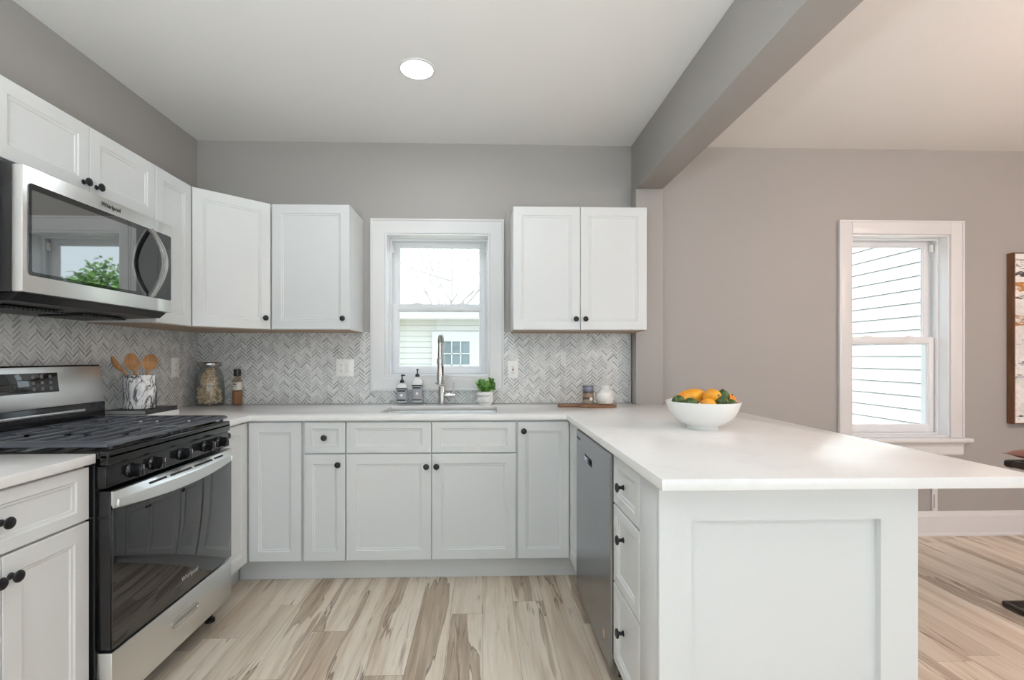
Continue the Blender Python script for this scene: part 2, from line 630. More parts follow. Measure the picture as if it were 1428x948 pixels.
# ------------------------------------------------------------------ room shell
KW = (-0.649, 0.048, 1.095, 2.050)        # kitchen window opening x0 x1 z0 z1
RW = (2.520, 3.215, 0.672, 2.068)         # dining window opening

b = MB(); b.box(XL - WALL_T, XR + WALL_T, YF - WALL_T, YB + WALL_T, -0.12, 0)
struct(b.build('floor', M_FLOOR, smooth=0), 'wood look plank floor in pale hickory with dark grain', 'floor')
b = MB(); b.box(XL - WALL_T, XR + WALL_T, YF - WALL_T, YB + WALL_T, ZC, ZC + 0.12)
struct(b.build('ceiling', M_CEIL, smooth=0), 'flat white painted ceiling', 'ceiling')
b = MB()
b.box(XL - WALL_T, XL, YF - WALL_T, LWIN[0], 0, ZC); b.box(XL - WALL_T, XL, LWIN[1], YB + WALL_T, 0, ZC)
b.box(XL - WALL_T, XL, LWIN[0], LWIN[1], 0, LWIN[2]); b.box(XL - WALL_T, XL, LWIN[0], LWIN[1], LWIN[3], ZC)
struct(b.build('wall_left', M_WALL, smooth=0), 'grey painted wall behind the range', 'wall')
b = MB(); b.box(XR, XR + WALL_T, YF - WALL_T, YB + WALL_T, 0, ZC)
struct(b.build('wall_right', M_WALL, smooth=0), 'grey painted wall of the dining side', 'wall')
b = MB()
xs = [XL, KW[0], KW[1], RW[0], RW[1], XR]
for k in (0, 2, 4):
    b.box(xs[k], xs[k + 1], YB, YB + WALL_T, 0, ZC)
for q in (KW, RW):
    b.box(q[0], q[1], YB, YB + WALL_T, 0, q[2])
    b.box(q[0], q[1], YB, YB + WALL_T, q[3], ZC)
struct(b.build('wall_back', M_WALL, smooth=0), 'grey painted wall with the two windows', 'wall')
b = MB()
b.box(XL, REAR[0], YF - WALL_T, YF, 0, ZC); b.box(REAR[1], XR, YF - WALL_T, YF, 0, ZC)
b.box(REAR[0], REAR[1], YF - WALL_T, YF, REAR[3], ZC); b.box(REAR[0], REAR[1], YF - WALL_T, YF, 0, REAR[2])
struct(b.build('wall_rear', M_WALL, smooth=0), 'grey painted wall with a wide glazed opening behind the camera', 'wall')

# glazed opening behind the camera
w3 = struct(thing('window_3', 'wide white framed glazed doors behind the camera', 'window', (0, YF - 0.12, 0)))
b = MB()
n = 4
wd = (REAR[1] - REAR[0]) / n
for k in range(n + 1):
    xk = REAR[0] + k * wd
    b.box(max(xk - 0.04, REAR[0] + 0.001), min(xk + 0.04, REAR[1] - 0.001), -0.04, 0.04, REAR[2] + 0.001, REAR[3] - 0.001, 0.003)
for k in range(n):
    x0 = REAR[0] + k * wd + 0.04
    b.box(x0, x0 + wd - 0.08, -0.035, 0.035, REAR[2] + 0.001, REAR[2] + 0.1, 0.003)
    b.box(x0, x0 + wd - 0.08, -0.035, 0.035, REAR[3] - 0.08, REAR[3] - 0.001, 0.003)
b.build('frame', M_VINYL, w3)
for k in range(n):
    x0 = REAR[0] + k * wd + 0.04
    b = MB(); b.box(x0, x0 + wd - 0.08, -0.003, 0.003, REAR[2] + 0.1, REAR[3] - 0.08)
    b.build('pane', M_PANE, w3, smooth=0)

w4 = struct(thing('added_window_4', 'unseen white framed window added in the left wall for more daylight', 'window', (XL - 0.1, 0, 0)))
b = MB()
y0, y1, z0, z1 = LWIN[0] + 0.001, LWIN[1] - 0.001, LWIN[2] + 0.001, LWIN[3] - 0.001
zm_ = (z0 + z1) / 2
for q in ((y0, y0 + 0.06, z0, z1), (y1 - 0.06, y1, z0, z1), (y0 + 0.06, y1 - 0.06, z0, z0 + 0.06), (y0 + 0.06, y1 - 0.06, z1 - 0.06, z1), (y0 + 0.06, y1 - 0.06, zm_ - 0.025, zm_ + 0.025)):
    b.box(-0.03, 0.03, *q, 0.003)
b.build('frame', M_VINYL, w4)
b = MB(); b.box(-0.003, 0.003, y0 + 0.06, y1 - 0.06, z0 + 0.06, z1 - 0.06)
b.build('pane', M_PANE, w4, smooth=0)

# beam between kitchen and dining side, and the pilaster under its end
BX0, BX1, BZ = 1.003, 1.182, 2.330
PY = 3.115
b = MB(); b.box(BX0, BX1, YF + 0.002, YB - 0.002, BZ, ZC - 0.002, 0.004)
struct(b.build('trim_1', M_WALL), 'grey boxed ceiling beam between kitchen and dining side', 'beam')
b = MB(); b.box(BX0, BX1, PY, YB - 0.001, CT1 - 0.02, BZ - 0.001, 0.003)
struct(b.build('wall_pilaster', M_WALL), 'narrow grey wall pilaster under the end of the ceiling beam', 'pilaster')

# herringbone tile
b = MB()
ty = YB - 0.008
for x0, x1, z0, z1 in [(XL + 0.008, -0.745, CT1 + 0.001, 1.392), (-0.745, 0.136, CT1 + 0.001, 1.0), (0.136, 0.992, CT1 + 0.001, 1.392)]:
    b.box(x0, x1, ty, YB - 0.0005, z0, z1)
struct(b.build('trim_2', M_TILEB, smooth=0), 'grey and white marble herringbone backsplash around the sink window', 'backsplash')
b = MB(); b.box(XL + 0.0005, XL + 0.008, 0.3, YB - 0.0085, CT1 + 0.001, 1.60)
struct(b.build('trim_3', M_TILEL, smooth=0), 'grey and white marble herringbone backsplash behind the range', 'backsplash')
b = MB(); b.box(0.992, 0.998, ty - 0.004, YB - 0.0005, CT1 + 0.001, 1.392)
struct(b.build('trim_4', M_TRIM, smooth=0), 'thin white edge strip where the backsplash ends', 'trim')

# baseboard along the dining side
b = MB()
prof = [(0, 0), (0, 0.165), (-0.006, 0.165), (-0.010, 0.150), (-0.012, 0.140), (-0.016, 0.132), (-0.016, 0.018), (-0.024, 0.012), (-0.026, 0)]
b.loft([[(x, YB - 0.0005 + py, pz + 0.001) for py, pz in prof] for x in (1.25, XR - 0.03)])
struct(b.build('baseboard_back', M_TRIM, smooth=0), 'tall white baseboard under the dining window', 'baseboard')
b = MB()
b.loft([[(XR - 0.0005 + py, y, pz + 0.001) for py, pz in prof] for y in (YF + 0.03, YB - 0.03)])
struct(b.build('baseboard_right', M_TRIM, smooth=0), 'tall white baseboard of the dining side wall', 'baseboard')


# ------------------------------------------------------------------ windows
def casing_loop(x0, x1, z0, z1, cw, sill):
    """picture-frame casing with a stepped moulding, front towards -y, wall face at y=0"""
    steps = [(0, 0), (0, -0.020), (0.010, -0.022), (0.016, -0.016), (cw - 0.012, -0.014), (cw - 0.006, -0.010), (cw, -0.008), (cw, 0)]
    loops = []
    for ins, y in steps:
        zb = z0 - cw + ins if not sill else z0
        loops.append([(x0 - cw + ins, y, zb), (x1 + cw - ins, y, zb), (x1 + cw - ins, y, z1 + cw - ins), (x0 - cw + ins, y, z1 + cw - ins)])
    return loops


def window(name, label, q, wy, cw, reveal, stile, zm, sill):
    x0, x1, z0, z1 = q
    w = struct(thing(name, label, 'window', (0, wy, 0)))
    b = MB()
    if not sill:
        b.loft(casing_loop(x0, x1, z0, z1, cw, False), cap0=False, cap1=False)
    else:
        for (a0, a1, c0, c1) in ((x0 - cw, x0, z0, z1 + cw), (x1, x1 + cw, z0, z1 + cw)):
            b.box(a0, a1, -0.018, -0.0005, c0, c1, 0.003)
            b.box(a0 + (0 if a0 < x0 else cw - 0.014), a0 + 0.014 + (0 if a0 < x0 else cw - 0.014), -0.024, -0.017, c0, c1, 0.003)
        b.box(x0 + 0.001, x1 - 0.001, -0.018, -0.0005, z1, z1 + cw, 0.003)
        b.box(x0 - cw, x1 + cw, -0.0245, -0.017, z1 + cw - 0.014, z1 + cw, 0.003)
    b.build('casing', M_TRIM, w)
    if sill:
        b = MB(); b.box(x0 - cw - 0.035, x1 + cw + 0.035, -0.055, -0.0005, z0 - 0.030, z0, 0.010, seg=3)
        b.box(x0 + 0.001, x1 - 0.001, -0.002, reveal, z0 + 0.0005, z0 + 0.012)
        b.build('sill', M_TRIM, w)
        b = MB()
        pr = [(-0.0005, 0), (-0.012, 0), (-0.018, 0.012), (-0.018, 0.06), (-0.024, 0.075), (-0.034, 0.084), (-0.034, 0.089), (-0.0005, 0.089)]
        b.loft([[(x, py, z0 - 0.120 + pz) for py, pz in pr] for x in (x0 - cw + 0.005, x1 + cw - 0.005)])
        b.build('apron', M_TRIM, w, smooth=0)
    # jamb lining and stops
    zb = z0 + (0.012 if sill else 0)
    b = MB()
    T = 0.012
    b.box(x0 + 0.0005, x0 + T, -0.004, WALL_T, zb, z1 - 0.0005, 0.001)
    b.box(x1 - T, x1 - 0.0005, -0.004, WALL_T, zb, z1 - 0.0005, 0.001)
    b.box(x0 + T, x1 - T, -0.004, WALL_T, z1 - T, z1 - 0.0005, 0.001)
    b.box(x0 + T, x1 - T, reveal - 0.02, WALL_T, zb + 0.0005, zb + T)
    if not sill:
        b.box(x0 + T, x1 - T, -0.004, reveal - 0.02, zb + 0.0005, zb + T, 0.001)
    for s0, s1 in ((reveal - 0.022, reveal - 0.006), (reveal + 0.034, reveal + 0.040)):
        b.box(x0 + T, x0 + T + 0.012, s0, s1, zb + T, z1 - T)
        b.box(x1 - T - 0.012, x1 - T, s0, s1, zb + T, z1 - T)
        b.box(x0 + T + 0.012, x1 - T - 0.012, s0, s1, z1 - T - 0.012, z1 - T)
    b.build('jamb', M_VINYL, w)

    def sash(nm, y, za, zc, sb, st):
        a0, a1 = x0 + T + 0.001, x1 - T - 0.001
        b = MB()
        b.box(a0, a0 + stile, y, y + 0.032, za, zc, 0.003)
        b.box(a1 - stile, a1, y, y + 0.032, za, zc, 0.003)
        b.box(a0 + stile - 0.002, a1 - stile + 0.002, y, y + 0.032, za, za + sb, 0.003)
        b.box(a0 + stile - 0.002, a1 - stile + 0.002, y, y + 0.032, zc - st, zc, 0.003)
        # glazing bead
        i = 0.010
        gx0, gx1, gz0, gz1 = a0 + stile, a1 - stile, za + sb, zc - st
        lp = lambda d, yy: [(gx0 + d, yy, gz0 + d), (gx1 - d, yy, gz0 + d), (gx1 - d, yy, gz1 - d), (gx0 + d, yy, gz1 - d)]
        b.loft([lp(-0.001, y + 0.006), lp(i * 0.6, y + 0.008), lp(i, y + 0.016), lp(-0.001, y + 0.017)], cap0=False, cap1=False)
        s = b.build(nm, M_VINYL, w)
        b = MB(); b.box(gx0 - 0.003, gx1 + 0.003, y + 0.0175, y + 0.0215, gz0 - 0.003, gz1 + 0.003)
        b.build('pane', M_PANE, s, smooth=0)
        return s
    s1 = sash('upper_sash', reveal + 0.040, zm - 0.022, z1 - T - 0.002, 0.040, 0.036)
    s2 = sash('lower_sash', reveal, zb + T + 0.001, zm + 0.022, 0.046, 0.044)
    for fx in (0.28, 0.72):
        xx = x0 + (x1 - x0) * fx
        b = MB()
        b.box(xx - 0.03, xx + 0.03, reveal + 0.004, reveal + 0.028, zm + 0.0225, zm + 0.028, 0.002)
        b.cyl((xx, reveal + 0.016, zm + 0.026), (xx, reveal + 0.016, zm + 0.036), 0.009)
        b.box(xx - 0.006, xx + 0.026, reveal + 0.006, reveal + 0.014, zm + 0.030, zm + 0.036, 0.002)
        b.build('sash_lock', M_WHITEP, s2)
    # small tilt latches in the side track
    b = MB()
    b.box(x1 - T - 0.020, x1 - T, reveal + 0.006, reveal + 0.030, z1 - 0.10, z1 - 0.045, 0.002)
    b.box(x0 + T, x0 + T + 0.020, reveal + 0.006, reveal + 0.030, z1 - 0.10, z1 - 0.045, 0.002)
    b.build('track_stop', M_WHITEP, w)
    return w


window('window_1', 'white double hung window above the sink', KW, YB, 0.094, 0.125, 0.050, 1.572, False)
window('window_2', 'white double hung window on the dining side', RW, YB, 0.092, 0.085, 0.046, 1.345, True)


# ------------------------------------------------------------------ cabinetry
def ring(x0, x1, z0, z1, d, y, dz=None):
    dz = d if dz is None else dz
    return [(x0 + d, y, z0 + dz), (x1 - d, y, z0 + dz), (x1 - d, y, z1 - dz), (x0 + d, y, z1 - dz)]


def panel_front(b, x0, x1, z0, z1, fx=0.052, fz=None, t=0.020, rec=0.008):
    """recessed-panel front lying on the plane y=0, facing -y"""
    fz = fx if fz is None else fz
    b.loft([ring(x0, x1, z0, z1, 0.0, -0.0005), ring(x0, x1, z0, z1, 0.0, -t + 0.002), ring(x0, x1, z0, z1, 0.002, -t),
            ring(x0, x1, z0, z1, fx, -t, fz), ring(x0, x1, z0, z1, fx + 0.004, -t + rec * 0.45, fz + 0.004),
            ring(x0, x1, z0, z1, fx + 0.011, -t + rec * 0.6, fz + 0.011), ring(x0, x1, z0, z1, fx + 0.014, -t + rec, fz + 0.014)])


KNOB_MESH = None


def knob(parent, x, z, y=-0.020):
    global KNOB_MESH
    if KNOB_MESH is None:
        b = MB()
        b.lathe([(0.0, 0), (0.0095, 0), (0.0095, 0.002), (0.0062, 0.005), (0.0055, 0.013), (0.0075, 0.017), (0.0150, 0.020), (0.0162, 0.0225), (0.0150, 0.0255), (0.009, 0.028), (0, 0.0288)], 24, RX(90))
        o = b.build('knob', M_KNOB, parent, (x, y, z))
        KNOB_MESH = o.data
        return o
    o = bpy.data.objects.new('knob', KNOB_MESH)
    C.objects.link(o)
    o.parent = parent
    o.location = (x, y, z)
    return o


def door(parent, x0, x1, z0, z1, kn=None, name='door', fx=0.052, fz=None, M=None):
    b = MB()
    panel_front(b, 0, x1 - x0, 0, z1 - z0, fx, fz)
    d = b.build(name, M_CAB, parent, (x0, 0, z0), smooth=25)
    if kn:
        knob(d, kn[0] - x0, kn[1] - z0)
    return d


def carcass(parent, w, dep, z0, z1, under=None, top=False, x0=0.0):
    """hollow cabinet box behind the plane y=0: sides, bottom, back, face frame"""
    b = MB()
    T = 0.018
    b.box(x0, x0 + T, 0, dep, z0, z1); b.box(x0 + w - T, x0 + w, 0, dep, z0, z1)
    b.box(x0 + T, x0 + w - T, dep - 0.006, dep, z0, z1)
    b.box(x0 + T, x0 + w - T, 0, 0.018, z0 + T, z1 - (T if top else 0))
    b.box(x0 + T, x0 + w - T, 0, dep - 0.006, z0, z0 + T)
    if top:
        b.box(x0 + T, x0 + w - T, 0, dep - 0.006, z1 - T, z1)
    o = b.build('cabinet_box', M_CAB, parent, smooth=0)
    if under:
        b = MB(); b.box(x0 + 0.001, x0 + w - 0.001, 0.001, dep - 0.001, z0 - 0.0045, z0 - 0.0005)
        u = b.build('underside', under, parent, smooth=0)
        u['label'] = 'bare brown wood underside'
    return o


# --- wall cabinets
UZ0, UZ1 = 1.390, 2.135
FYU, FXU = 2.910, -1.568                     # carcass front planes of the wall cabinets
c = thing('wall_cabinet', 'white two-door wall cabinet right of the sink window', 'cabinet', (0.184, FYU, 0))
carcass(c, 0.814, YB - FYU - 0.001, UZ0, UZ1, M_UNDER, True)
door(c, 0.001, 0.4055, UZ0 + 0.001, UZ1 - 0.001, (0.378, UZ0 + 0.065))
door(c, 0.4085, 0.813, UZ0 + 0.001, UZ1 - 0.001, (0.436, UZ0 + 0.065))
c = thing('wall_cabinet', 'white single-door wall cabinet left of the sink window', 'cabinet', (-1.262, FYU, 0))
carcass(c, 0.468, YB - FYU - 0.001, UZ0, UZ1, M_UNDER, True)
door(c, 0.012, 0.467, UZ0 + 0.001, UZ1 - 0.001, (0.432, UZ0 + 0.065))
# diagonal corner cabinet
ax, ay, bx, by = FXU, 2.615, -1.264, FYU - 0.0
LD = math.hypot(bx - ax, by - ay)
ANG = math.atan2(by - ay, bx - ax)
c = thing('corner_wall_cabinet', 'white wall cabinet set diagonally across the corner', 'cabinet', (ax, ay, 0), ANG)
inv = Matrix.Rotation(-ANG, 4, 'Z') @ TR(-ax, -ay, 0)
poly = [(ax, ay), (bx, by), (bx, YB - 0.001), (XL + 0.001, YB - 0.001), (XL + 0.001, ay)]
pl = [(inv @ Vector((x, y, 0))).to_2d() for x, y in poly]
b = MB(); b.prism([tuple(p) for p in pl], UZ0, UZ1); b.build('cabinet_box', M_CAB, c, smooth=0)
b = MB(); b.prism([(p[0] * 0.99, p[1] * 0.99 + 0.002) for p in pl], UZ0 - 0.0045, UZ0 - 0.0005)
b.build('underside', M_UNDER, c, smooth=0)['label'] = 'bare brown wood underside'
door(c, 0.010, LD - 0.010, UZ0 + 0.001, UZ1 - 0.001, (LD - 0.045, UZ0 + 0.065))
# left run: local x runs away from the camera, front faces +x
RL = R(90)


def left_run(name, label, y0, face_x):
    return thing(name, label, 'cabinet', (face_x, y0, 0), RL)


c = left_run('wall_cabinet', 'narrow white wall cabinet between the microwave and the corner', 2.325, FXU)
carcass(c, 0.288, FXU - XL - 0.009, UZ0, UZ1, M_UNDER, True)
door(c, 0.001, 0.276, UZ0 + 0.001, UZ1 - 0.001)
c = left_run('wall_cabinet', 'short white two-door wall cabinet above the microwave', 1.561, FXU)
carcass(c, 0.762, FXU - XL - 0.009, 1.868, UZ1, None, True)
door(c, 0.001, 0.3795, 1.869, UZ1 - 0.001, (0.350, 1.905), fx=0.05)
door(c, 0.3825, 0.761, 1.869, UZ1 - 0.001, (0.412, 1.905), fx=0.05)
c = left_run('wall_cabinet', 'white wall cabinet at the left edge beside the microwave', 0.95, FXU)
carcass(c, 0.608, FXU - XL - 0.009, UZ0, UZ1, M_UNDER, True)
door(c, 0.001, 0.3025, UZ0 + 0.001, UZ1 - 0.001, (0.27, UZ0 + 0.065))
door(c, 0.3055, 0.607, UZ0 + 0.001, UZ1 - 0.001, (0.338, UZ0 + 0.065))

# --- base cabinets
BZ0, BZ1 = 0.132, 0.884
FYB, FXL, FXP = 2.612, -1.268, 0.492       # carcass front planes: back run, left run, peninsula
DZ0, DZ1 = 0.137, 0.877
# corner base cabinet, L-shaped
c = thing('corner_base_cabinet', 'white corner base cabinet between range and drawer unit, with two doors at a right angle', 'cabinet', (0, 0, 0))
b = MB()
T = 0.018
poly = [(FXL, 2.322), (FXL, FYB), (-0.966, FYB), (-0.966, YB - 0.002), (XL + 0.002, YB - 0.002), (XL + 0.002, 2.322)]
b.prism(poly, BZ0, BZ1)
b.build('cabinet_box', M_CAB, c, smooth=0)
d1 = door(c, 0, 0.276, DZ0, DZ1)
d1.location = (-1.244, FYB, DZ0)
d2 = door(c, 0, 0.262, DZ0, DZ1)
d2.location = (FXL, 2.325, DZ0); d2.rotation_euler = (0, 0, RL)
knob(d2, 0.033, 0.707)
c = thing('base_cabinet', 'narrow white base cabinet with one small drawer left of the sink cabinet', 'cabinet', (-0.964, FYB, 0))
carcass(c, 0.232, 0.6, BZ0, BZ1)
door(c, 0.016, 0.229, 0.712, DZ1, (0.1225, 0.797), 'drawer', 0.036, 0.034)
door(c, 0.012, 0.229, DZ0, 0.705, (0.195, 0.653), fx=0.042, fz=0.05)
c = thing('sink_base_cabinet', 'wide white sink base cabinet with two false drawer fronts and two doors', 'cabinet', (-0.731, FYB, 0))
carcass(c, 0.914, 0.6, BZ0, BZ1)
door(c, 0.003, 0.4545, 0.712, DZ1, None, 'drawer_front', 0.046, 0.034)
door(c, 0.459, 0.910, 0.712, DZ1, None, 'drawer_front', 0.046, 0.034)
door(c, 0.003, 0.4555, DZ0, 0.705, (0.430, 0.640))
door(c, 0.4585, 0.911, DZ0, 0.705, (0.484, 0.640))
c = thing('corner_base_cabinet', 'white corner base cabinet between sink cabinet and dishwasher', 'cabinet', (0, 0, 0))
b = MB()
poly = [(0.184, FYB), (FXP, FYB), (FXP, 2.392), (1.085, 2.392), (1.085, PY - 0.01), (0.99, PY - 0.01), (0.99, YB - 0.012), (0.184, YB - 0.012)]
b.prism(poly, BZ0, BZ1)
b.build('cabinet_box', M_CAB, c, smooth=0)
d1 = door(c, 0, 0.278, DZ0, DZ1, (0.030, 0.828), fx=0.042, fz=0.05)
d1.location = (0.191, FYB, DZ0)
d2 = door(c, 0, 0.196, DZ0, DZ1, fx=0.036, fz=0.05)
d2.location = (FXP, FYB - 0.021, DZ0); d2.rotation_euler = (0, 0, -RL)
# near left base cabinet
c = left_run('base_cabinet', 'white base cabinet with a wide drawer at the left edge before the range', 1.006, FXL)
carcass(c, 0.560, FXL - XL - 0.002, BZ0, BZ1)
door(c, 0.002, 0.557, 0.712, DZ1, (0.277, 0.795), 'drawer', 0.046, 0.034)
door(c, 0.002, 0.2785, DZ0, 0.705, (0.257, 0.646))
door(c, 0.2815, 0.557, DZ0, 0.705, (0.302, 0.646))
# peninsula drawer unit with end panel
PEN_Y = 1.275
c = thing('drawer_cabinet', 'white three-drawer base cabinet at the end of the peninsula with a recessed end panel', 'cabinet', (FXP, 1.724, 0), -RL)
carcass(c, 0.29, 0.60, BZ0, BZ1)
for z0, z1, kz in ((0.704, 0.872, 0.788), (0.422, 0.697, 0.612), (0.137, 0.415, 0.300)):
    door(c, 0.003, 0.286, z0, z1, (0.128, kz), 'drawer', 0.040, 0.034)
b = MB()
b.box(0.290, 0.430, -0.019, 0.690, 0.001, BZ1, 0.0015)
b.build('filler', M_CAB, c)
b = MB()                                   # end panel: local x+ faces the camera
Mp = TR(0.430, 0, 0) @ RZ(90)
x0p, x1p = -0.019, 0.696
fr = 0.088
lp = lambda xa, xb, za, zb, y: [(xa, y, za), (xb, y, za), (xb, y, zb), (xa, y, zb)]
b.loft([lp(x0p, x1p, 0.001, BZ1, -0.0005), lp(x0p, x1p, 0.001, BZ1, -0.017), lp(x0p + 0.002, x1p - 0.002, 0.002, BZ1 - 0.002, -0.019),
        lp(x0p + fr, x1p - 0.105, 0.13, 0.785, -0.019), lp(x0p + fr + 0.001, x1p - 0.106, 0.131, 0.784, 0.004)], Mp)
b.build('end_panel', M_CAB, c, smooth=25)
b = MB(); b.box(-1.35, 0.430, 0.604, 0.690, 0.001, BZ1, 0.0015)
b.build('back_panel', M_CAB, c)

# toe kicks
b = MB(); b.box(-1.336, 0.55, 2.685, 2.70, 0.001, 0.131, 0.001)
struct(b.build('trim_5', M_CAB), 'white toe kick board under the sink run', 'toe kick')
b = MB(); b.box(-1.350, -1.337, 2.325, 2.684, 0.001, 0.131, 0.001)
struct(b.build('trim_6', M_CAB), 'white toe kick board beside the range', 'toe kick')
b = MB(); b.box(-1.350, -1.337, 1.01, 1.56, 0.001, 0.131, 0.001)
struct(b.build('trim_7', M_CAB), 'white toe kick board at the left edge', 'toe kick')
b = MB(); b.box(0.551, 0.566, 2.38, 2.684, 0.001, 0.131, 0.001)
struct(b.build('trim_8', M_CAB), 'white toe kick board beside the dishwasher', 'toe kick')

# --- worktops
SK = (-0.575, 0.085, 2.690, 3.050)          # sink cut-out
EDX, FRX, FRY = 0.452, -1.233, 2.575        # counter edges: peninsula, left run, back run
PX1 = 1.448


def counter_mesh():
    """U-shaped slab with a cut-out, made from a grid of cells so the hole is real"""
    xs = sorted({XL + 0.009, FRX, SK[0], SK[1], EDX, 1.0, 1.19, PX1})
    ys = sorted({1.198, 2.320, FRY, SK[2], SK[3], PY - 0.002, YB - 0.009})

    def inside(x, y):
        if SK[0] < x < SK[1] and SK[2] < y < SK[3]:
            return False
        if 1.0 < x < 1.19 and y > PY - 0.002:
            return False
        if y > FRY:
            return True
        if x < FRX:
            return y > 2.320
        return x > EDX
    b = bmesh.new()
    V = {}

    def vert(i, j):
        if (i, j) not in V:
            V[i, j] = b.verts.new((xs[i], ys[j], CT0))
        return V[i, j]
    fs = []
    for i in range(len(xs) - 1):
        for j in range(len(ys) - 1):
            if inside((xs[i] + xs[i + 1]) / 2, (ys[j] + ys[j + 1]) / 2):
                fs.append(b.faces.new((vert(i, j), vert(i + 1, j), vert(i + 1, j + 1), vert(i, j + 1))))
    r = bmesh.ops.extrude_face_region(b, geom=fs)
    bmesh.ops.translate(b, verts=[e for e in r['geom'] if isinstance(e, bmesh.types.BMVert)], vec=(0, 0, CT1 - CT0))
    bmesh.ops.recalc_face_normals(b, faces=b.faces)
    bmesh.ops.dissolve_limit(b, angle_limit=R(1), verts=b.verts, edges=b.edges)
    ed = [e for e in b.edges if len(e.link_faces) == 2 and e.calc_face_angle(0) > 0.5]
    bmesh.ops.bevel(b, geom=ed, offset=0.0025, segments=2, profile=0.5, affect='EDGES')
    m = MB()
    m.merge(b)
    return m


tag(counter_mesh().build('countertop', M_QUARTZ), 'white quartz worktop running round the sink and out over the peninsula', 'countertop')
b = MB(); b.box(XL + 0.009, FRX, 0.94, 1.571, CT0, CT1, 0.0025)
tag(b.build('countertop', M_QUARTZ), 'short white quartz worktop at the left edge before the range', 'countertop')

# --- sink
s = thing('kitchen_sink', 'stainless undermount sink set in the white worktop below the window', 'sink', (0, 0, 0))
b = MB()
e = 0.006
bz = CT0 - 0.215


def rr(d, z):
    return [(SK[0] - e + d, SK[2] - e + d, z), (SK[1] + e - d, SK[2] - e + d, z), (SK[1] + e - d, SK[3] + e - d, z), (SK[0] - e + d, SK[3] + e - d, z)]


b.loft([rr(-0.02, CT0 - 0.004), rr(-0.02, CT0 - 0.001), rr(0.0, CT0 - 0.001), rr(0.001, CT0 - 0.010), rr(0.010, bz + 0.02), rr(0.030, bz), rr(0.030, bz - 0.003), rr(0.007, bz + 0.019), rr(-0.002, CT0 - 0.012), rr(-0.02, CT0 - 0.004)], cap0=False, cap1=False)
b.box(SK[0] + 0.023, SK[1] - 0.023, SK[2] + 0.023, SK[3] - 0.023, bz - 0.003, bz)
b.build('basin', M_STEEL, s)
b = MB(); b.lathe([(0.0, 0), (0.03, 0), (0.038, 0.003), (0.044, 0.003), (0.045, 0.0)], 28, TR(-0.245, 2.9, bz + 0.0005))
b.build('drain', M_CHROME, s)

# ------------------------------------------------------------------ faucet
f = thing('kitchen_faucet', 'brushed nickel spring faucet standing behind the sink', 'faucet', (-0.263, 3.115, CT1))
b = MB()
b.lathe([(0.0, 0), (0.027, 0), (0.027, 0.006), (0.0225, 0.010), (0.0225, 0.118), (0.019, 0.124), (0.014, 0.128), (0.0, 0.128)], 28)
b.build('body', M_CHROME, f)
b = MB()
b.cyl((0, 0, 0.125), (0, 0, 0.300), 0.011)
b.build('riser', M_CHROME, f)
# spring-wrapped hose arching towards the room
arc = []
for k in range(60):
    u = k / 59
    if u < 0.3:
        arc.append(Vector((0, 0, 0.290 + 0.09 * u / 0.3)))
    else:
        a = (u - 0.3) / 0.7 * PI * 0.93
        arc.append(Vector((0, -0.068 + 0.068 * math.cos(a), 0.380 + 0.062 * math.sin(a))))
b = MB(); b.tube(arc, 0.0105, 12)
b.build('hose', M_CHROME, f)
coil = []
TURN = 34
for k in range(TURN * 10):
    u = k / (TURN * 10 - 1) * 59
    i = min(int(u), 58)
    p = arc[i].lerp(arc[i + 1], u - i)
    tg = (arc[i + 1] - arc[i]).normalized()
    nx = Vector((1, 0, 0))
    ny = tg.cross(nx)
    a = 2 * PI * TURN * k / (TURN * 10 - 1)
    coil.append(p + 0.0135 * (math.cos(a) * nx + math.sin(a) * ny))
b = MB(); b.tube(coil, 0.0026, 5)
b.build('spring', M_CHROME, f)
ex, ey, ez = arc[-1]
b = MB()
b.lathe([(0, 0), (0.0185, 0), (0.0195, 0.006), (0.0195, 0.075), (0.0165, 0.082), (0.0165, 0.125), (0.0205, 0.128), (0.0205, 0.160), (0.015, 0.166), (0.0125, 0.26), (0.0, 0.26)], 26, TR(ex, ey, ez - 0.255))
b.build('spray_head', M_CHROME, f)
b = MB()
b.box(-0.0035, 0.0035, -0.004, 0.004, -0.03, 0.03, 0.003, TR(ex + 0.019, ey - 0.008, ez - 0.17))
b.build('spray_button', M_BLACKP, f)
b = MB()
zz = 0.150
b.cyl((0, 0, zz - 0.010), (0, 0, zz + 0.010), 0.016)
b.cyl((0, 0, zz), (0, ey + 0.02, zz), 0.007)
b.tube([(ex + 0.0245 * math.cos(a), ey + 0.0245 * math.sin(a), zz) for a in [R(q) for q in range(-60, 241, 12)]], 0.0055, 8)
b.build('docking_arm', M_CHROME, f)
b = MB()
b.cyl((0.018, 0, 0.062), (0.085, 0, 0.062), 0.0165)
b.cyl((0.055, 0, 0.062), (0.058, 0, 0.062), 0.0175)
b.tube([(0.072, 0, 0.07), (0.074, -0.002, 0.10), (0.076, -0.004, 0.145)], 0.0045, 10)
b.build('lever', M_CHROME, f)


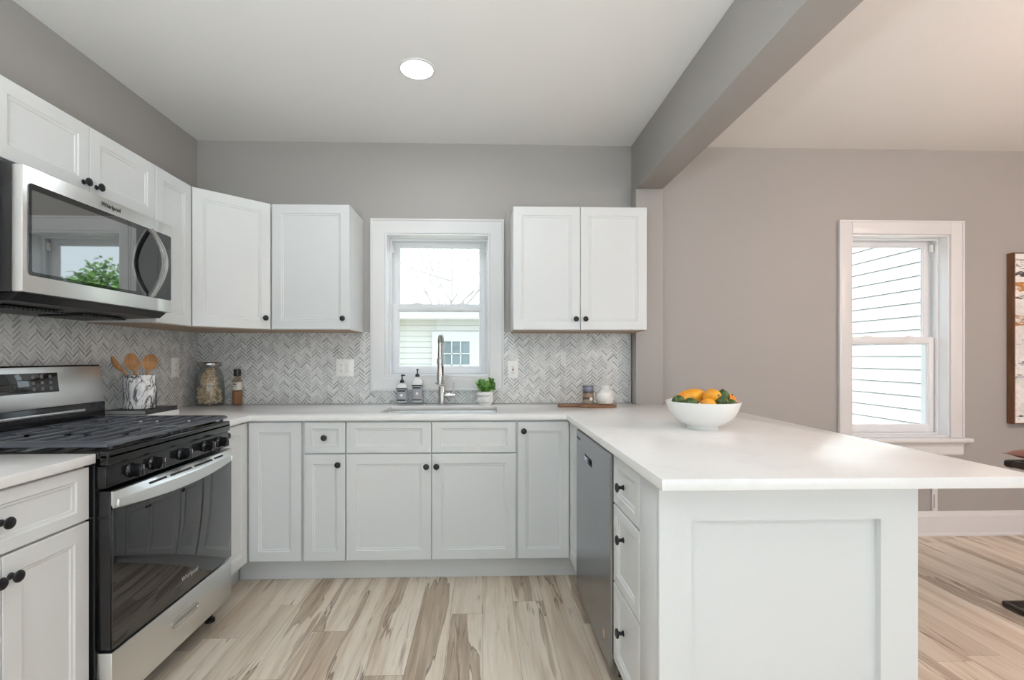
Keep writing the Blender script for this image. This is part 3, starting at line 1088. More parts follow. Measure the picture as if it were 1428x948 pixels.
# ------------------------------------------------------------------ gas range
RY0, RY1 = 1.574, 2.317
RW_ = RY1 - RY0
rg = thing('gas_range', 'stainless and black gas range standing against the left wall', 'range', (0, RY0, 0))
FX = -1.205                                  # control and door plane
b = MB()
b.box(XL + 0.03, FX - 0.035, 0, RW_, 0.06, 0.898, 0.002)
b.build('body', M_BLACK, rg)
b = MB()                                      # cooktop pan with raised rim
b.box(XL + 0.03, FX + 0.008, 0.0, RW_, 0.898, 0.912, 0.004)
b.box(FX - 0.022, FX + 0.008, 0.0, RW_, 0.876, 0.924, 0.006)
b.box(XL + 0.11, FX - 0.022, 0.0, 0.018, 0.910, 0.922, 0.004); b.box(XL + 0.11, FX - 0.022, RW_ - 0.018, RW_, 0.910, 0.922, 0.004)
b.build('cooktop', M_BLACK, rg)
b = MB()
b.box(FX - 0.034, FX, 0.001, RW_ - 0.001, 0.803, 0.875, 0.003)
cp = b.build('control_panel', M_BLACK, rg)
kys = [0.105, 0.215, 0.38, 0.545, 0.655]
for ky in kys:
    b = MB()
    b.lathe([(0.0, 0), (0.024, 0), (0.025, 0.004), (0.022, 0.008), (0.021, 0.018), (0.0, 0.018)], 28, RY(90))
    b.box(0.010, 0.046, -0.0075, 0.0075, -0.021, 0.021, 0.005)
    kb = b.build('control_knob', M_BLACK, rg, (FX + 0.0005, ky, 0.840))
    b = MB(); b.box(0.0462, 0.0468, -0.001, 0.001, 0.004, 0.018)
    b.build('pointer', M_SILV, kb, smooth=0)
# burners
for bx_, by_, br in [(-1.36, 0.19, 0.050), (-1.36, 0.57, 0.045), (-1.64, 0.19, 0.040), (-1.64, 0.57, 0.036), (-1.50, 0.38, 0.055)]:
    b = MB()
    b.lathe([(0, 0), (br * 1.35, 0), (br * 1.3, 0.004), (br, 0.007), (br * 0.95, 0.012), (br, 0.013), (br, 0.018), (br * 0.85, 0.0205), (0, 0.0215)], 30, TR(bx_, by_, 0.9125))
    b.build('burner', M_IRON, rg)
# two cast-iron grates; bars run front to back of the photograph (along y)
GX0, GX1, GZ = XL + 0.12, FX - 0.002, 0.952
for gy0, gy1 in ((0.006, RW_ / 2 - 0.0015), (RW_ / 2 + 0.0015, RW_ - 0.006)):
    b = MB()
    t = 0.016
    pz0 = GZ - 0.016
    # bevelled outer rim
    rim = lambda d, z: [(GX0 + d, gy0 + d, z), (GX1 - d, gy0 + d, z), (GX1 - d, gy1 - d, z), (GX0 + d, gy1 - d, z)]
    b.loft([rim(0.0, pz0), rim(0.0, GZ - 0.007), rim(0.011, GZ), rim(0.024, GZ), rim(0.024, pz0), rim(0.0, pz0)], cap0=False, cap1=False)
    nb = 8
    for k in range(1, nb):
        xk = GX0 + (GX1 - GX0) * k / nb
        ln = gy1 - gy0
        if k % 3 == 0:
            segs = [(0.02, ln - 0.02)]
        else:
            segs = [(0.02, ln * 0.44), (ln * 0.56, ln - 0.02)]
        for a0, a1 in segs:
            b.box(xk - 0.0085, xk + 0.0085, gy0 + a0, gy0 + a1, GZ - 0.014, GZ, 0.002)
    for q in (0.5,):
        if q == 0.5:
            for xa, xb in ((GX0 + 0.02, GX0 + 0.10), (GX0 + 0.20, GX1 - 0.20), (GX1 - 0.10, GX1 - 0.02)):
                b.box(xa, xb, gy0 + (gy1 - gy0) * q - 0.005, gy0 + (gy1 - gy0) * q + 0.005, GZ - 0.016, GZ - 0.008, 0.002)
        else:
            b.box(GX0 + 0.02, GX1 - 0.02, gy0 + (gy1 - gy0) * q - 0.005, gy0 + (gy1 - gy0) * q + 0.005, GZ - 0.017, GZ - 0.004, 0.002)
    for px_ in (GX0 + 0.012, GX1 - 0.012):
        for py_ in (gy0 + 0.03, gy1 - 0.03):
            b.cyl((px_, py_, 0.9245 if px_ > -1.3 else 0.9125), (px_, py_, pz0 + 0.002), 0.007, 0.010, 10)
    b.build('grate', M_IRON, rg)
# backguard
b = MB()
b.box(XL + 0.03, XL + 0.105, 0.004, RW_ - 0.004, 0.898, 1.020, 0.004)
b.build('backguard_base', M_BLACK, rg)
Mb = TR(XL + 0.088, 0, 1.010) @ RY(-6)
b = MB()
b.box(-0.055, 0.012, 0.0, RW_, 0.0, 0.182, 0.010, Mb, 3)
bg = b.build('backguard', M_BLACK, rg)
b = MB()
b.box(0.0122, 0.0165, 0.008, RW_ - 0.008, 0.008, 0.174, 0.002, Mb)
b.build('backguard_panel', M_STEEL, rg)
b = MB()
b.box(0.0167, 0.0185, 0.235, 0.500, 0.070, 0.150, 0.0008, Mb)
dp = b.build('display', M_BGLASS, rg)
gp = mat('grey_print', (0.16, 0.16, 0.18), 0.4)
for r_ in range(3):
    for c_ in range(3):
        b = MB()
        b.lathe([(0, 0), (0.0075, 0), (0.0075, 0.0004), (0, 0.0004)], 16, Mb @ TR(0.0186, 0.388 + 0.038 * c_, 0.086 + 0.024 * r_) @ RY(90))
        b.build('touch_key', gp, dp, smooth=0)
b = MB()
b.box(XL + 0.106, XL + 0.110, 0.16, 0.62, 0.985, 0.996, 0.001)
b.build('vent_strip', M_STEEL, rg)
# oven door: glass with stainless band and bowed handle
DX = FX + 0.012
b = MB()
b.box(FX - 0.034, DX, 0.004, RW_ - 0.004, 0.282, 0.794, 0.004)
od = b.build('oven_door', M_BLACK, rg)
b = MB()
b.box(DX + 0.0003, DX + 0.0045, 0.006, RW_ - 0.006, 0.284, 0.735, 0.0015)
b.build('door_glass', M_BGLASS, od)
b = MB()                                      # band: thin vented top ledge, then the bowed grip below it
NB = 24
lo = []
for k in range(NB + 1):
    u = k / NB
    y = 0.006 + (RW_ - 0.012) * u
    bow = 1 - (2 * u - 1) ** 2
    z0 = 0.738 - 0.018 * bow
    z1 = 0.768
    xo = DX + 0.010 + 0.021 * bow
    lo.append([(DX + 0.0003, y, 0.7935), (DX + 0.008, y, 0.792), (xo, y, z1), (xo + 0.002, y, z1 - 0.004), (xo, y, z0 + 0.003), (xo - 0.004, y, z0), (DX + 0.0003, y, z0 + 0.012)])
b.loft(lo)
b.build('door_handle', M_STEEL, od)
b = MB()
for a0, a1 in ((0.16, 0.25), (0.27, 0.40), (0.42, 0.55), (0.57, 0.64)):
    u = (a0 + a1) / 2 / RW_
    xo = DX + 0.010 + 0.021 * (1 - (2 * u - 1) ** 2)
    ang = math.degrees(math.atan2(0.024, xo - DX - 0.008))
    b.box(-0.004, 0.004, a0, a1, -0.001, 0.0012, 0.0, TR((xo + DX + 0.008) / 2, 0, 0.780) @ RY(ang))
b.build('vent_slot', M_DARK, od, smooth=0)
for ye in (0.022, RW_ - 0.022):
    b = MB(); b.box(DX + 0.010, DX + 0.0185, ye - 0.006, ye + 0.006, 0.742, 0.766, 0.003)
    b.build('handle_cap', M_STEEL, od)
text_part('logo_lettering', 'Whirlpool', 0.026, M_SILV, od, (DX + 0.0048, 0.415, 0.345), (R(90), 0, R(90)))
b = MB()
b.box(FX - 0.034, DX + 0.004, 0.004, RW_ - 0.004, 0.092, 0.274, 0.004)
dr = b.build('storage_drawer', M_STEEL, rg)
b = MB()
hz, hw, hh = 0.195, 0.085, 0.016
lp2 = lambda d, x: [(x, 0.385 + sx * (hw - d) * cx_, hz + (hh - d) * sz_) for sx, cx_, sz_ in [(1, math.cos(R(a)) ** 3 if False else (abs(math.cos(R(a))) ** 0.35) * (1 if math.cos(R(a)) >= 0 else -1), (abs(math.sin(R(a))) ** 0.35) * (1 if math.sin(R(a)) >= 0 else -1)) for a in range(0, 360, 10)]]
b.loft([lp2(0, DX + 0.0043), lp2(0, DX + 0.008), lp2(0.004, DX + 0.009), lp2(0.007, DX + 0.005)], cap0=False)
b.build('drawer_pull', M_CHROME, dr)
for fx_, fy_ in ((FX - 0.06, 0.05), (FX - 0.06, RW_ - 0.05), (XL + 0.1, 0.05), (XL + 0.1, RW_ - 0.05)):
    b = MB(); b.lathe([(0, 0), (0.022, 0), (0.022, 0.012), (0.012, 0.016), (0.012, 0.062), (0, 0.062)], 16, TR(fx_, fy_, 0.0005))
    b.build('foot', M_BLACKP, rg)

# ------------------------------------------------------------------ microwave
mw = thing('microwave', 'stainless over-the-range microwave hung above the gas range', 'microwave', (0, 1.580, 1.425))
MWW = 0.742
MF = -1.470
MZ0, MZ1 = 0.010, 0.420
b = MB()
b.box(XL + 0.010, MF - 0.036, 0.0, MWW, MZ0, MZ1 + 0.004, 0.002)
b.build('body', M_BLACKP, mw)
b = MB()
b.box(MF - 0.036, MF, 0.0, 0.636, MZ0, MZ1, 0.004)
md = b.build('door', M_STEEL, mw)
b = MB()
b.box(MF - 0.036, MF, 0.6375, MWW, MZ0, MZ1, 0.004)
mc = b.build('control_panel', M_STEEL, mw)


def rrect(y0, y1, z0, z1, r, x, rc=(1, 1, 1, 1)):
    pts = []
    for (cy_, cz_, a0, use) in ((y1 - r, z1 - r, 0, rc[0]), (y0 + r, z1 - r, 90, rc[1]), (y0 + r, z0 + r, 180, rc[2]), (y1 - r, z0 + r, 270, rc[3])):
        for a in range(0, 91, 15):
            if use:
                pts.append((x, cy_ + r * math.cos(R(a0 + a)), cz_ + r * math.sin(R(a0 + a))))
            else:
                sy = 1 if a0 in (0, 270) else -1
                sz = 1 if a0 in (0, 90) else -1
                pts.append((x, cy_ + sy * r * (1 - 0.0001 * a), cz_ + sz * r * (1 + 0.00001 * a)))
    return pts


b = MB()
b.loft([rrect(0.018, 0.6358, 0.066, 0.366, 0.012, MF + 0.0003, (0, 1, 1, 0)), rrect(0.018, 0.6358, 0.066, 0.366, 0.012, MF + 0.003, (0, 1, 1, 0))])
b.build('door_glass', M_BGLASS, md)
b = MB()
b.loft([rrect(0.028, 0.50, 0.078, 0.345, 0.006, MF + 0.0031), rrect(0.028, 0.50, 0.078, 0.345, 0.006, MF + 0.0036)])
b.build('door_screen', mat('screened_glass', (0.02, 0.022, 0.022), 0.02, 0, 0.5, IOR=3.3), md)
b = MB()
b.loft([rrect(0.6378, 0.728, 0.066, 0.366, 0.010, MF + 0.0003, (1, 0, 0, 1)), rrect(0.6378, 0.728, 0.066, 0.366, 0.010, MF + 0.003, (1, 0, 0, 1))])
b.build('keypad', M_BGLASS, mc)
b = MB(); b.box(MF + 0.0031, MF + 0.0036, 0.675, 0.715, 0.265, 0.300)
b.build('keypad_display', mat('display_grey', (0.06, 0.07, 0.07), 0.2), mc, smooth=0)
b = MB()
hl = []
for k in range(25):
    u = k / 24
    z = 0.070 + 0.292 * u
    bow = math.sin(PI * u)
    x = MF + 0.012 + 0.058 * bow
    wv = 0.0145
    th = 0.007
    yy = 0.585
    hl.append([(x - th, yy - wv, z), (x + th * 0.5, yy - wv, z), (x + th, yy - wv * 0.4, z), (x + th, yy + wv * 0.4, z), (x + th * 0.5, yy + wv, z), (x - th, yy + wv, z)])
b.loft(hl)
b.cyl((MF + 0.003, 0.585, 0.074), (MF + 0.016, 0.585, 0.074), 0.009)
b.cyl((MF + 0.003, 0.585, 0.358), (MF + 0.016, 0.585, 0.358), 0.009)
b.build('door_handle', M_CHROME, md, smooth=60)
text_part('logo_lettering', 'Whirlpool', 0.024, M_PRINT, md, (MF + 0.0007, 0.368, 0.393), (R(90), 0, R(90)))
b = MB()                                      # under-side tray with grease filters
b.loft([[(XL + 0.012, y, MZ0 - 0.001), (MF - 0.02, y, MZ0 - 0.001), (MF - 0.05, y, MZ0 - 0.026), (XL + 0.012, y, MZ0 - 0.040)] for y in (0.012, MWW - 0.012)])
b.build('vent_tray', M_BLACKP, mw, smooth=0)
for fy_ in (0.10, 0.42):
    b = MB()
    for k in range(14):
        yk = fy_ + 0.017 * k
        b.box(-1.80, -1.62, yk, yk + 0.012, MZ0 - 0.043, MZ0 - 0.034)
    b.build('grease_filter', M_BLACKP, mw, smooth=0)

# ------------------------------------------------------------------ dishwasher
DWW = 0.650
dw = thing('dishwasher', 'stainless dishwasher built into the peninsula', 'dishwasher', (FXP, 2.380, 0), -RL)
b = MB(); b.box(0.003, DWW - 0.003, 0.002, 0.56, 0.06, 0.880, 0.002)
b.build('tub', M_BLACKP, dw)
b = MB()                                      # door sheet framing the pocket handle
px0, px1, pz0_, pz1_ = 0.185, 0.345, 0.752, 0.786
FT = -0.026
X0, X1, Z0, Z1 = 0.004, DWW - 0.004, 0.075, 0.868
rg_ = lambda d, y: ring(X0, X1, Z0, Z1, d, y)
b.loft([ring(X0, X1, Z0, Z1, 0, 0.0015), ring(X0, X1, Z0, Z1, 0, FT + 0.006), ring(X0, X1, Z0, Z1, 0.006, FT), [(px0, FT, pz0_), (px1, FT, pz0_), (px1, FT, pz1_), (px0, FT, pz1_)],
        [(px0 + 0.003, -0.004, pz0_ + 0.008), (px1 - 0.003, -0.004, pz0_ + 0.008), (px1 - 0.003, -0.004, pz1_), (px0 + 0.003, -0.004, pz1_)]])
dd = b.build('door', M_STEELX, dw, smooth=25)
b = MB(); b.box(px0 + 0.004, px1 - 0.004, FT + 0.003, -0.005, pz1_ - 0.012, pz1_ - 0.001)
b.build('handle_recess', M_DARK, dd, smooth=0)
text_part('logo_lettering', 'Whirlpool', 0.016, M_PRINT, dd, (0.060, FT - 0.0006, 0.832), (R(90), 0, 0))
b = MB(); b.lathe([(0.0, 0), (0.018, 0), (0.018, 0.0006), (0.0, 0.0006)], 28, TR(0.55, FT, 0.165) @ RX(90))
b.build('badge', mat('copper_badge', (0.52, 0.36, 0.27), 0.4, 0.6), dd)
b = MB(); b.box(0.006, DWW - 0.006, 0.045, 0.060, 0.001, 0.059)
b.build('toe_panel', M_BLACKP, dw)

# ------------------------------------------------------------------ outlets


def outlet(label, loc, rz, gangs, gfci=False):
    o = thing('wall_outlet', label, 'outlet', loc, rz)
    w = 0.072 if gangs == 1 else 0.116
    b = MB(); b.box(-w / 2, w / 2, -0.006, -0.0005, -0.058, 0.058, 0.003)
    b.build('cover_plate', M_WHITEP, o)
    for gi in range(gangs):
        xc = 0 if gangs == 1 else (-0.023 if gi == 0 else 0.023)
        b = MB(); b.box(xc - 0.0165, xc + 0.0165, -0.0085, -0.0062, -0.0335, 0.0335, 0.0015)
        rc = b.build('receptacle' if gi == 0 else 'rocker_switch', M_WHITEP, o)
        if gi == 0:
            for zc in (-0.019, 0.019):
              for px_ in (-0.0065, 0.0065):
                b = MB(); b.box(xc + px_ - 0.001, xc + px_ + 0.001, -0.0089, -0.0086, zc - 0.002, zc + 0.006)
                b.build('slot', M_DARK, rc, smooth=0)
              b = MB(); b.cyl((xc, -0.0089, zc - 0.007), (xc, -0.0086, zc - 0.007), 0.0022, n=10)
              b.build('ground_hole', M_DARK, rc, smooth=0)
            if gfci:
                b = MB(); b.box(xc - 0.006, xc + 0.006, -0.0105, -0.0086, 0.001, 0.006, 0.0006)
                b.build('reset_button', mat('red_plastic', (0.45, 0.04, 0.03), 0.4), rc)
                b = MB(); b.box(xc - 0.006, xc + 0.006, -0.0105, -0.0086, -0.006, -0.001, 0.0006)
                b.build('test_button', M_BLACKP, rc)
    return o


outlet('white double outlet and switch plate left of the sink window', (-0.910, ty - 0.0005, 1.155), 0, 2)
outlet('white single outlet with test buttons right of the sink window', (0.203, ty - 0.0005, 1.143), 0, 1, True)
outlet('white outlet on the left wall by the room corner', (XL + 0.0085, 2.975, 1.163), R(90), 1)
o = thing('cable_cover', 'narrow white cover strip with a dark slot on the wall under the dining window', 'wall cover', (3.105, YB, 0.168))
b = MB(); b.box(-0.018, 0.018, -0.014, -0.0005, 0, 0.26, 0.002)
b.build('strip', M_TRIM, o)
b = MB(); b.box(-0.0105, -0.006, -0.0148, -0.0142, 0.022, 0.115)
b.build('slot', M_DARK, o, smooth=0)

# ------------------------------------------------------------------ ceiling lamps


def downlight(label, x, y, col, strength, r=0.078):
    o = thing('ceiling_light', label, 'light', (x, y, ZC), 0, 'recessed ceiling lights')
    b = MB(); b.lathe([(r, -0.0005), (r + 0.014, -0.0005), (r + 0.013, -0.004), (r + 0.004, -0.007), (r, -0.006)], 40, cap=False)
    b.build('trim_ring', M_TRIM, o)
    b = MB(); b.lathe([(0, -0.003), (r, -0.003), (r, -0.0005), (0, -0.0005)], 40)
    b.build('diffuser', emit('lamp_diffuser', col, strength), o)
    return o


COOLC, WARMC = (0.90, 0.97, 1.0), (1.0, 0.73, 0.625)
downlight('round recessed ceiling light glowing above the sink run', -0.325, 2.39, COOLC, LAMP_COOL)
downlight('unseen round recessed ceiling light added behind the camera', -0.325, 0.35, COOLC, LAMP_COOL)  # extra lamp out of view, added to light the kitchen
for q in ((3.0, 1.75), (3.0, 0.2)):
    downlight('round warm recessed ceiling light over the dining side', q[0], q[1], WARMC, LAMP_WARM)

# uplight and globe lamp, both unseen, added to brighten the ceilings
ul = thing('added_uplight', 'unseen uplight added behind the camera to brighten the ceiling', 'lamp', (-0.5, -0.6, -0.0))
b = MB(); b.lathe([(0, 0.0005), (0.14, 0.0005), (0.14, 0.015), (0.02, 0.03), (0.012, 0.04), (0.012, 1.30), (0, 1.30)], 32)
b.build('stand', M_CHROME, ul)
b = MB(); b.lathe([(0.02, 1.295), (0.12, 1.33), (0.19, 1.40), (0.187, 1.402), (0.118, 1.335), (0.02, 1.304)], 40, cap=False)
b.build('lamp_shade', M_WHITEP, ul)
b = MB(); b.lathe([(0, 1.386), (0.165, 1.386), (0.165, 1.389), (0, 1.389)], 32)
b.build('diffuser', emit('uplight_diffuser', COOLC, UPLIGHT), ul)
ch = thing('added_globe_lamp', 'unseen globe lamp added to warm and brighten the dining ceiling', 'added_globe_lamp', (3.2, 1.0, ZC))
b = MB(); b.lathe([(0, -0.001), (0.06, -0.001), (0.06, -0.02), (0.008, -0.03), (0.008, -0.62), (0, -0.62)], 24)
b.build('stem', M_KNOB, ch)
for k in range(5):
    a = 2 * PI * k / 5
    b = MB(); b.tube([(0, 0, -0.60), (0.14 * math.cos(a), 0.14 * math.sin(a), -0.64), (0.26 * math.cos(a), 0.26 * math.sin(a), -0.58)], 0.007, 8)
    b.build('arm', M_KNOB, ch)
    b = MB(); b.ball(TR(0.26 * math.cos(a), 0.26 * math.sin(a), -0.51) @ SC(0.075, 0.075, 0.075))
    b.build('globe', emit('globe_glow', WARMC, GLOBES), ch)

# ------------------------------------------------------------------ things on the worktop
# books under the crock
bk = thing('book', 'white book lying under the black book beside the range', 'book', (-1.738, 2.515, CT1 + 0.0005))
b = MB(); b.box(-0.098, 0.105, -0.122, 0.122, 0, 0.003); b.box(-0.098, 0.105, -0.122, 0.122, 0.024, 0.027); b.box(0.102, 0.105, -0.122, 0.122, 0.003, 0.024)
b.build('cover', mat('white_book_cover', (0.75, 0.74, 0.72), 0.5), bk, smooth=0)
b = MB(); b.box(-0.096, 0.102, -0.118, 0.118, 0.003, 0.024)
b.build('pages', mat('book_pages_white', (0.72, 0.71, 0.68), 0.8), bk, smooth=0)
bk = thing('book', 'black book with grey page edges under the marble crock', 'book', (-1.738, 2.510, CT1 + 0.028))
b = MB(); b.box(-0.097, 0.100, -0.120, 0.118, 0, 0.003); b.box(-0.097, 0.100, -0.120, 0.118, 0.019, 0.022); b.box(0.097, 0.100, -0.120, 0.118, 0.003, 0.019)
b.build('cover', mat('black_book_cover', (0.022, 0.022, 0.024), 0.4), bk, smooth=0)
b = MB(); b.box(-0.095, 0.097, -0.118, 0.116, 0.003, 0.019)
b.build('pages', mat('book_pages_grey', (0.30, 0.29, 0.29), 0.8), bk, smooth=0)
CRX, CRY, CRZ = -1.727, 2.478, CT1 + 0.0505
b = MB()
b.lathe([(0, 0), (0.064, 0), (0.069, 0.004), (0.070, 0.02), (0.071, 0.165), (0.0695, 0.168), (0.067, 0.168), (0.0655, 0.164), (0.064, 0.01), (0, 0.008)], 48)
tag(b.build('utensil_crock', M_MARBLE, None, (CRX, CRY, CRZ)), 'white marble crock with black veins holding wooden spoons', 'crock')


def spoon(label, base, tip, face, wd, ln):
    """handle from inside the crock up to the bowl of the spoon"""
    base, tip = Vector(base), Vector(tip)
    ax_ = (tip - base).normalized()
    f_ = Vector(face)
    f_ = (f_ - ax_ * f_.dot(ax_)).normalized()
    sd = ax_.cross(f_)
    H = (tip - base).length
    o = thing('wooden_spoon', label, 'spoon', base)
    b = MB()
    b.tube([ax_ * (H * k / 10) for k in range(11)], [0.0055] * 8 + [0.006, 0.0065, 0.007], 10)
    b.build('handle', M_SPOON, o)
    b = MB()
    lps = []
    for k in range(15):
        u = k / 14
        wv = wd * max(0.12, math.sin(PI * min(0.97, 0.10 + 0.86 * u)) ** 0.62)
        c_ = ax_ * (H - 0.008 + ln * u) + f_ * (-0.006 * math.sin(PI * u))
        th = 0.0045
        lps.append([c_ + sd * wv - f_ * 0.0, c_ + sd * wv * 0.5 + f_ * (-0.002 - 0.006 * math.sin(PI * u)), c_ + f_ * (-0.004 - 0.008 * math.sin(PI * u)), c_ - sd * wv * 0.5 + f_ * (-0.002 - 0.006 * math.sin(PI * u)),
                    c_ - sd * wv, c_ - sd * wv * 0.6 - f_ * (th + 0.007 * math.sin(PI * u)), c_ - f_ * (th + 0.011 * math.sin(PI * u)), c_ + sd * wv * 0.6 - f_ * (th + 0.007 * math.sin(PI * u))])
    b.loft(lps)
    b.build('spoon_bowl', M_SPOON, o, smooth=70)
    return o


CZ = CRZ + 0.012
spoon('slim wooden spoon leaning furthest left in the marble crock', (CRX + 0.03, CRY + 0.02, CZ), (CRX - 0.045, CRY - 0.060, CZ + 0.185), (0.75, 0.1, 0.2), 0.020, 0.085)
spoon('wooden spoon in the middle of the marble crock, tilted left', (CRX + 0.03, CRY - 0.01, CZ), (CRX - 0.010, CRY - 0.030, CZ + 0.190), (0.55, -0.6, 0.1), 0.031, 0.085)
spoon('rounded wooden spoon standing furthest right in the marble crock', (CRX - 0.01, CRY + 0.01, CZ), (CRX + 0.020, CRY + 0.030, CZ + 0.190), (0.5, -0.8, 0.1), 0.034, 0.080)

# glass jar of pasta
JX, JY = -1.738, 3.115
j = thing('storage_jar', 'round glass jar of dry pasta in the corner of the worktop', 'jar', (JX, JY, CT1 + 0.0005))
b = MB()
b.lathe([(0, 0.0), (0.080, 0.0), (0.0865, 0.006), (0.0875, 0.03), (0.0875, 0.135), (0.083, 0.175), (0.070, 0.215), (0.056, 0.240), (0.0545, 0.250), (0.0525, 0.250), (0.054, 0.238),
         (0.068, 0.212), (0.0805, 0.173), (0.0850, 0.135), (0.0850, 0.03), (0.082, 0.007), (0, 0.005)], 44)
b.bm.transform(SC(0.95, 0.95, 1))
b.build('glass_body', M_JARG, j)
b = MB(); b.lathe([(0, 0.2515), (0.068, 0.2515), (0.070, 0.254), (0.070, 0.272), (0.067, 0.276), (0, 0.276)], 44)
b.build('lid', mat('grey_steel_lid', (0.45, 0.45, 0.45), 0.2, 1.0), j)
b = MB()
rnd = random.Random(3)
for k in range(420):
    z = 0.018 + 0.215 * rnd.random() ** 1.1
    rm = 0.066 if z < 0.10 else 0.066 - 0.048 * (z - 0.10) / 0.13
    a = rnd.random() * 2 * PI
    r_ = rm * math.sqrt(rnd.random())
    p = Vector((r_ * math.cos(a), r_ * math.sin(a), z))
    d_ = Vector((rnd.gauss(0, 1), rnd.gauss(0, 1), rnd.gauss(0, 0.7))).normalized()
    sd = d_.cross(Vector((0.3, 0.2, 0.9))).normalized()
    L_ = 0.013
    b.tube([p - d_ * L_, p + sd * 0.003, p + d_ * L_], 0.0048, 6)
pm = mat('dry_pasta', (0.62, 0.42, 0.21), 0.55)
t = NT(pm); cc = t.coords()
t.base(t.ramp(t.noise(t.vec(cc[0], cc[1], cc[2]), 60, 2), [(0.35, (0.62, 0.45, 0.28)), (0.6, (0.86, 0.72, 0.54))]))
tag(b.build('dry_pasta', pm, None, (JX, JY, CT1 + 0.0005)), 'heap of pale dry pasta inside the glass jar', 'pasta', None, 'stuff')

# seasoning bottle
o = thing('spice_bottle', 'small glass spice bottle with black cap and white label beside the pasta jar', 'bottle', (-1.594, 3.172, CT1 + 0.0005))
b = MB(); b.lathe([(0, 0), (0.028, 0), (0.0305, 0.003), (0.0305, 0.150), (0.027, 0.162), (0.019, 0.172), (0.0175, 0.186), (0, 0.186)], 30)
b.build('glass_body', glass('brown_glass', (0.90, 0.82, 0.74), 0.6), o)
b = MB(); b.lathe([(0, 0.003), (0.026, 0.003), (0.0285, 0.006), (0.0285, 0.088), (0, 0.090)], 30)
b.build('spice_fill', mat('ground_spice', (0.34, 0.20, 0.13), 0.8), o)
b = MB(); b.lathe([(0.0308, 0.096), (0.0312, 0.096), (0.0312, 0.146), (0.0308, 0.146)], 30)
lb = b.build('paper_label', mat('cream_label', (0.66, 0.63, 0.57), 0.6), o)
b = MB(); b.box(-0.009, 0.009, -0.0318, -0.0312, 0.130, 0.137); b.box(-0.016, 0.016, -0.0318, -0.027, 0.119, 0.1205)
b.build('label_print', M_PRINT, lb, smooth=0)
b = MB(); b.lathe([(0, 0.186), (0.0205, 0.186), (0.0215, 0.189), (0.0215, 0.226), (0.0195, 0.229), (0, 0.229)], 26)
b.build('cap', M_BLACKP, o)

# soap bottles on a clear tray
TRX, TRY = -0.475, 3.145
o = thing('soap_tray', 'clear glass tray holding two soap bottles behind the sink', 'tray', (TRX, TRY, CT1 + 0.0005))
b = MB()
q = lambda d, z: [(-0.122 + d, -0.055 + d, z), (0.122 - d, -0.055 + d, z), (0.122 - d, 0.055 - d, z), (-0.122 + d, 0.055 - d, z)]
b.loft([q(0.010, 0.010), q(0.002, 0.014), q(0, 0.030), q(0.004, 0.030), q(0.006, 0.019), q(0.014, 0.017)])
b.build('dish', M_TRAYG, o)
for sx in (-0.1, 0.1):
    for sy in (-0.035, 0.035):
        b = MB(); b.lathe([(0, 0), (0.008, 0), (0.010, 0.009), (0, 0.0098)], 14, TR(sx, sy, 0))
        b.build('foot', M_TRAYG, o)


def soap(label, x, y, w, d, h, lab0, lab1, pump):
    o = thing('soap_bottle', label, 'soap bottle', (x, y, CT1 + 0.019), 0, 'soap bottles on the clear tray')
    b = MB()
    rc = lambda k, z: [(sx * (w / 2 * k) * ca, sx * (d / 2 * k) * sa_, z) for sx, ca, sa_ in [(1, (abs(math.cos(R(a))) ** 0.45) * (1 if math.cos(R(a)) >= 0 else -1), (abs(math.sin(R(a))) ** 0.45) * (1 if math.sin(R(a)) >= 0 else -1)) for a in range(0, 360, 10)]]
    b.loft([rc(0.92, 0), rc(1, 0.004), rc(1, h * 0.80), rc(0.93, h * 0.88), rc(0.60, h * 0.97), rc(0.34, h), rc(0.30, h + 0.008)])
    b.build('bottle_body', mat('white_soap_bottle', (0.80, 0.80, 0.80), 0.25), o)
    b = MB()
    b.loft([rc(1.012, lab0), rc(1.012, lab1)], cap0=False, cap1=False)
    lb = b.build('wrap_label', mat('lavender_grey_label', (0.36, 0.355, 0.39), 0.5), o)
    for wf, za, zb in ((0.5, lab1 - 0.006, lab1 + 0.001), (0.36, lab1 - 0.022, lab1 - 0.013), (0.40, lab0 + 0.004, lab0 + 0.011)):
        b = MB(); b.box(-w * wf, w * wf, -d / 2 * 1.03 - 0.0006, -d / 2 * 1.03, za, zb)
        b.build('label_band', M_PRINT, lb, smooth=0)
    b = MB(); b.lathe([(0, 0), (0.009, 0), (0.009, 0.0006), (0, 0.0006)], 18, TR(0, -d / 2 * 1.03, (lab0 + lab1) / 2 - 0.003) @ RX(90))
    b.build('label_emblem', M_WHITEP, lb)
    b = MB()
    b.lathe([(0, h + 0.006), (0.014, h + 0.006), (0.014, h + 0.020), (0.008, h + 0.026), (0.0045, h + 0.028), (0.0045, h + 0.048), (0.008, h + 0.050), (0.008, h + 0.058), (0, h + 0.060)], 20)
    if pump:
        b.tube([(0, 0, h + 0.055), (0.012, -0.006, h + 0.056), (0.020, -0.010, h + 0.052)], 0.004, 8)
    else:
        b.tube([(0, 0, h + 0.055), (0.002, -0.014, h + 0.056), (0.003, -0.026, h + 0.051)], 0.004, 8)
    b.build('pump', M_BLACKP, o)
    return o


soap('shorter soap bottle with black pump, left on the clear tray', -0.520, 3.122, 0.066, 0.048, 0.118, 0.006, 0.090, True)
soap('taller soap bottle with black pump, right on the clear tray', -0.425, 3.150, 0.066, 0.048, 0.155, 0.006, 0.108, False)

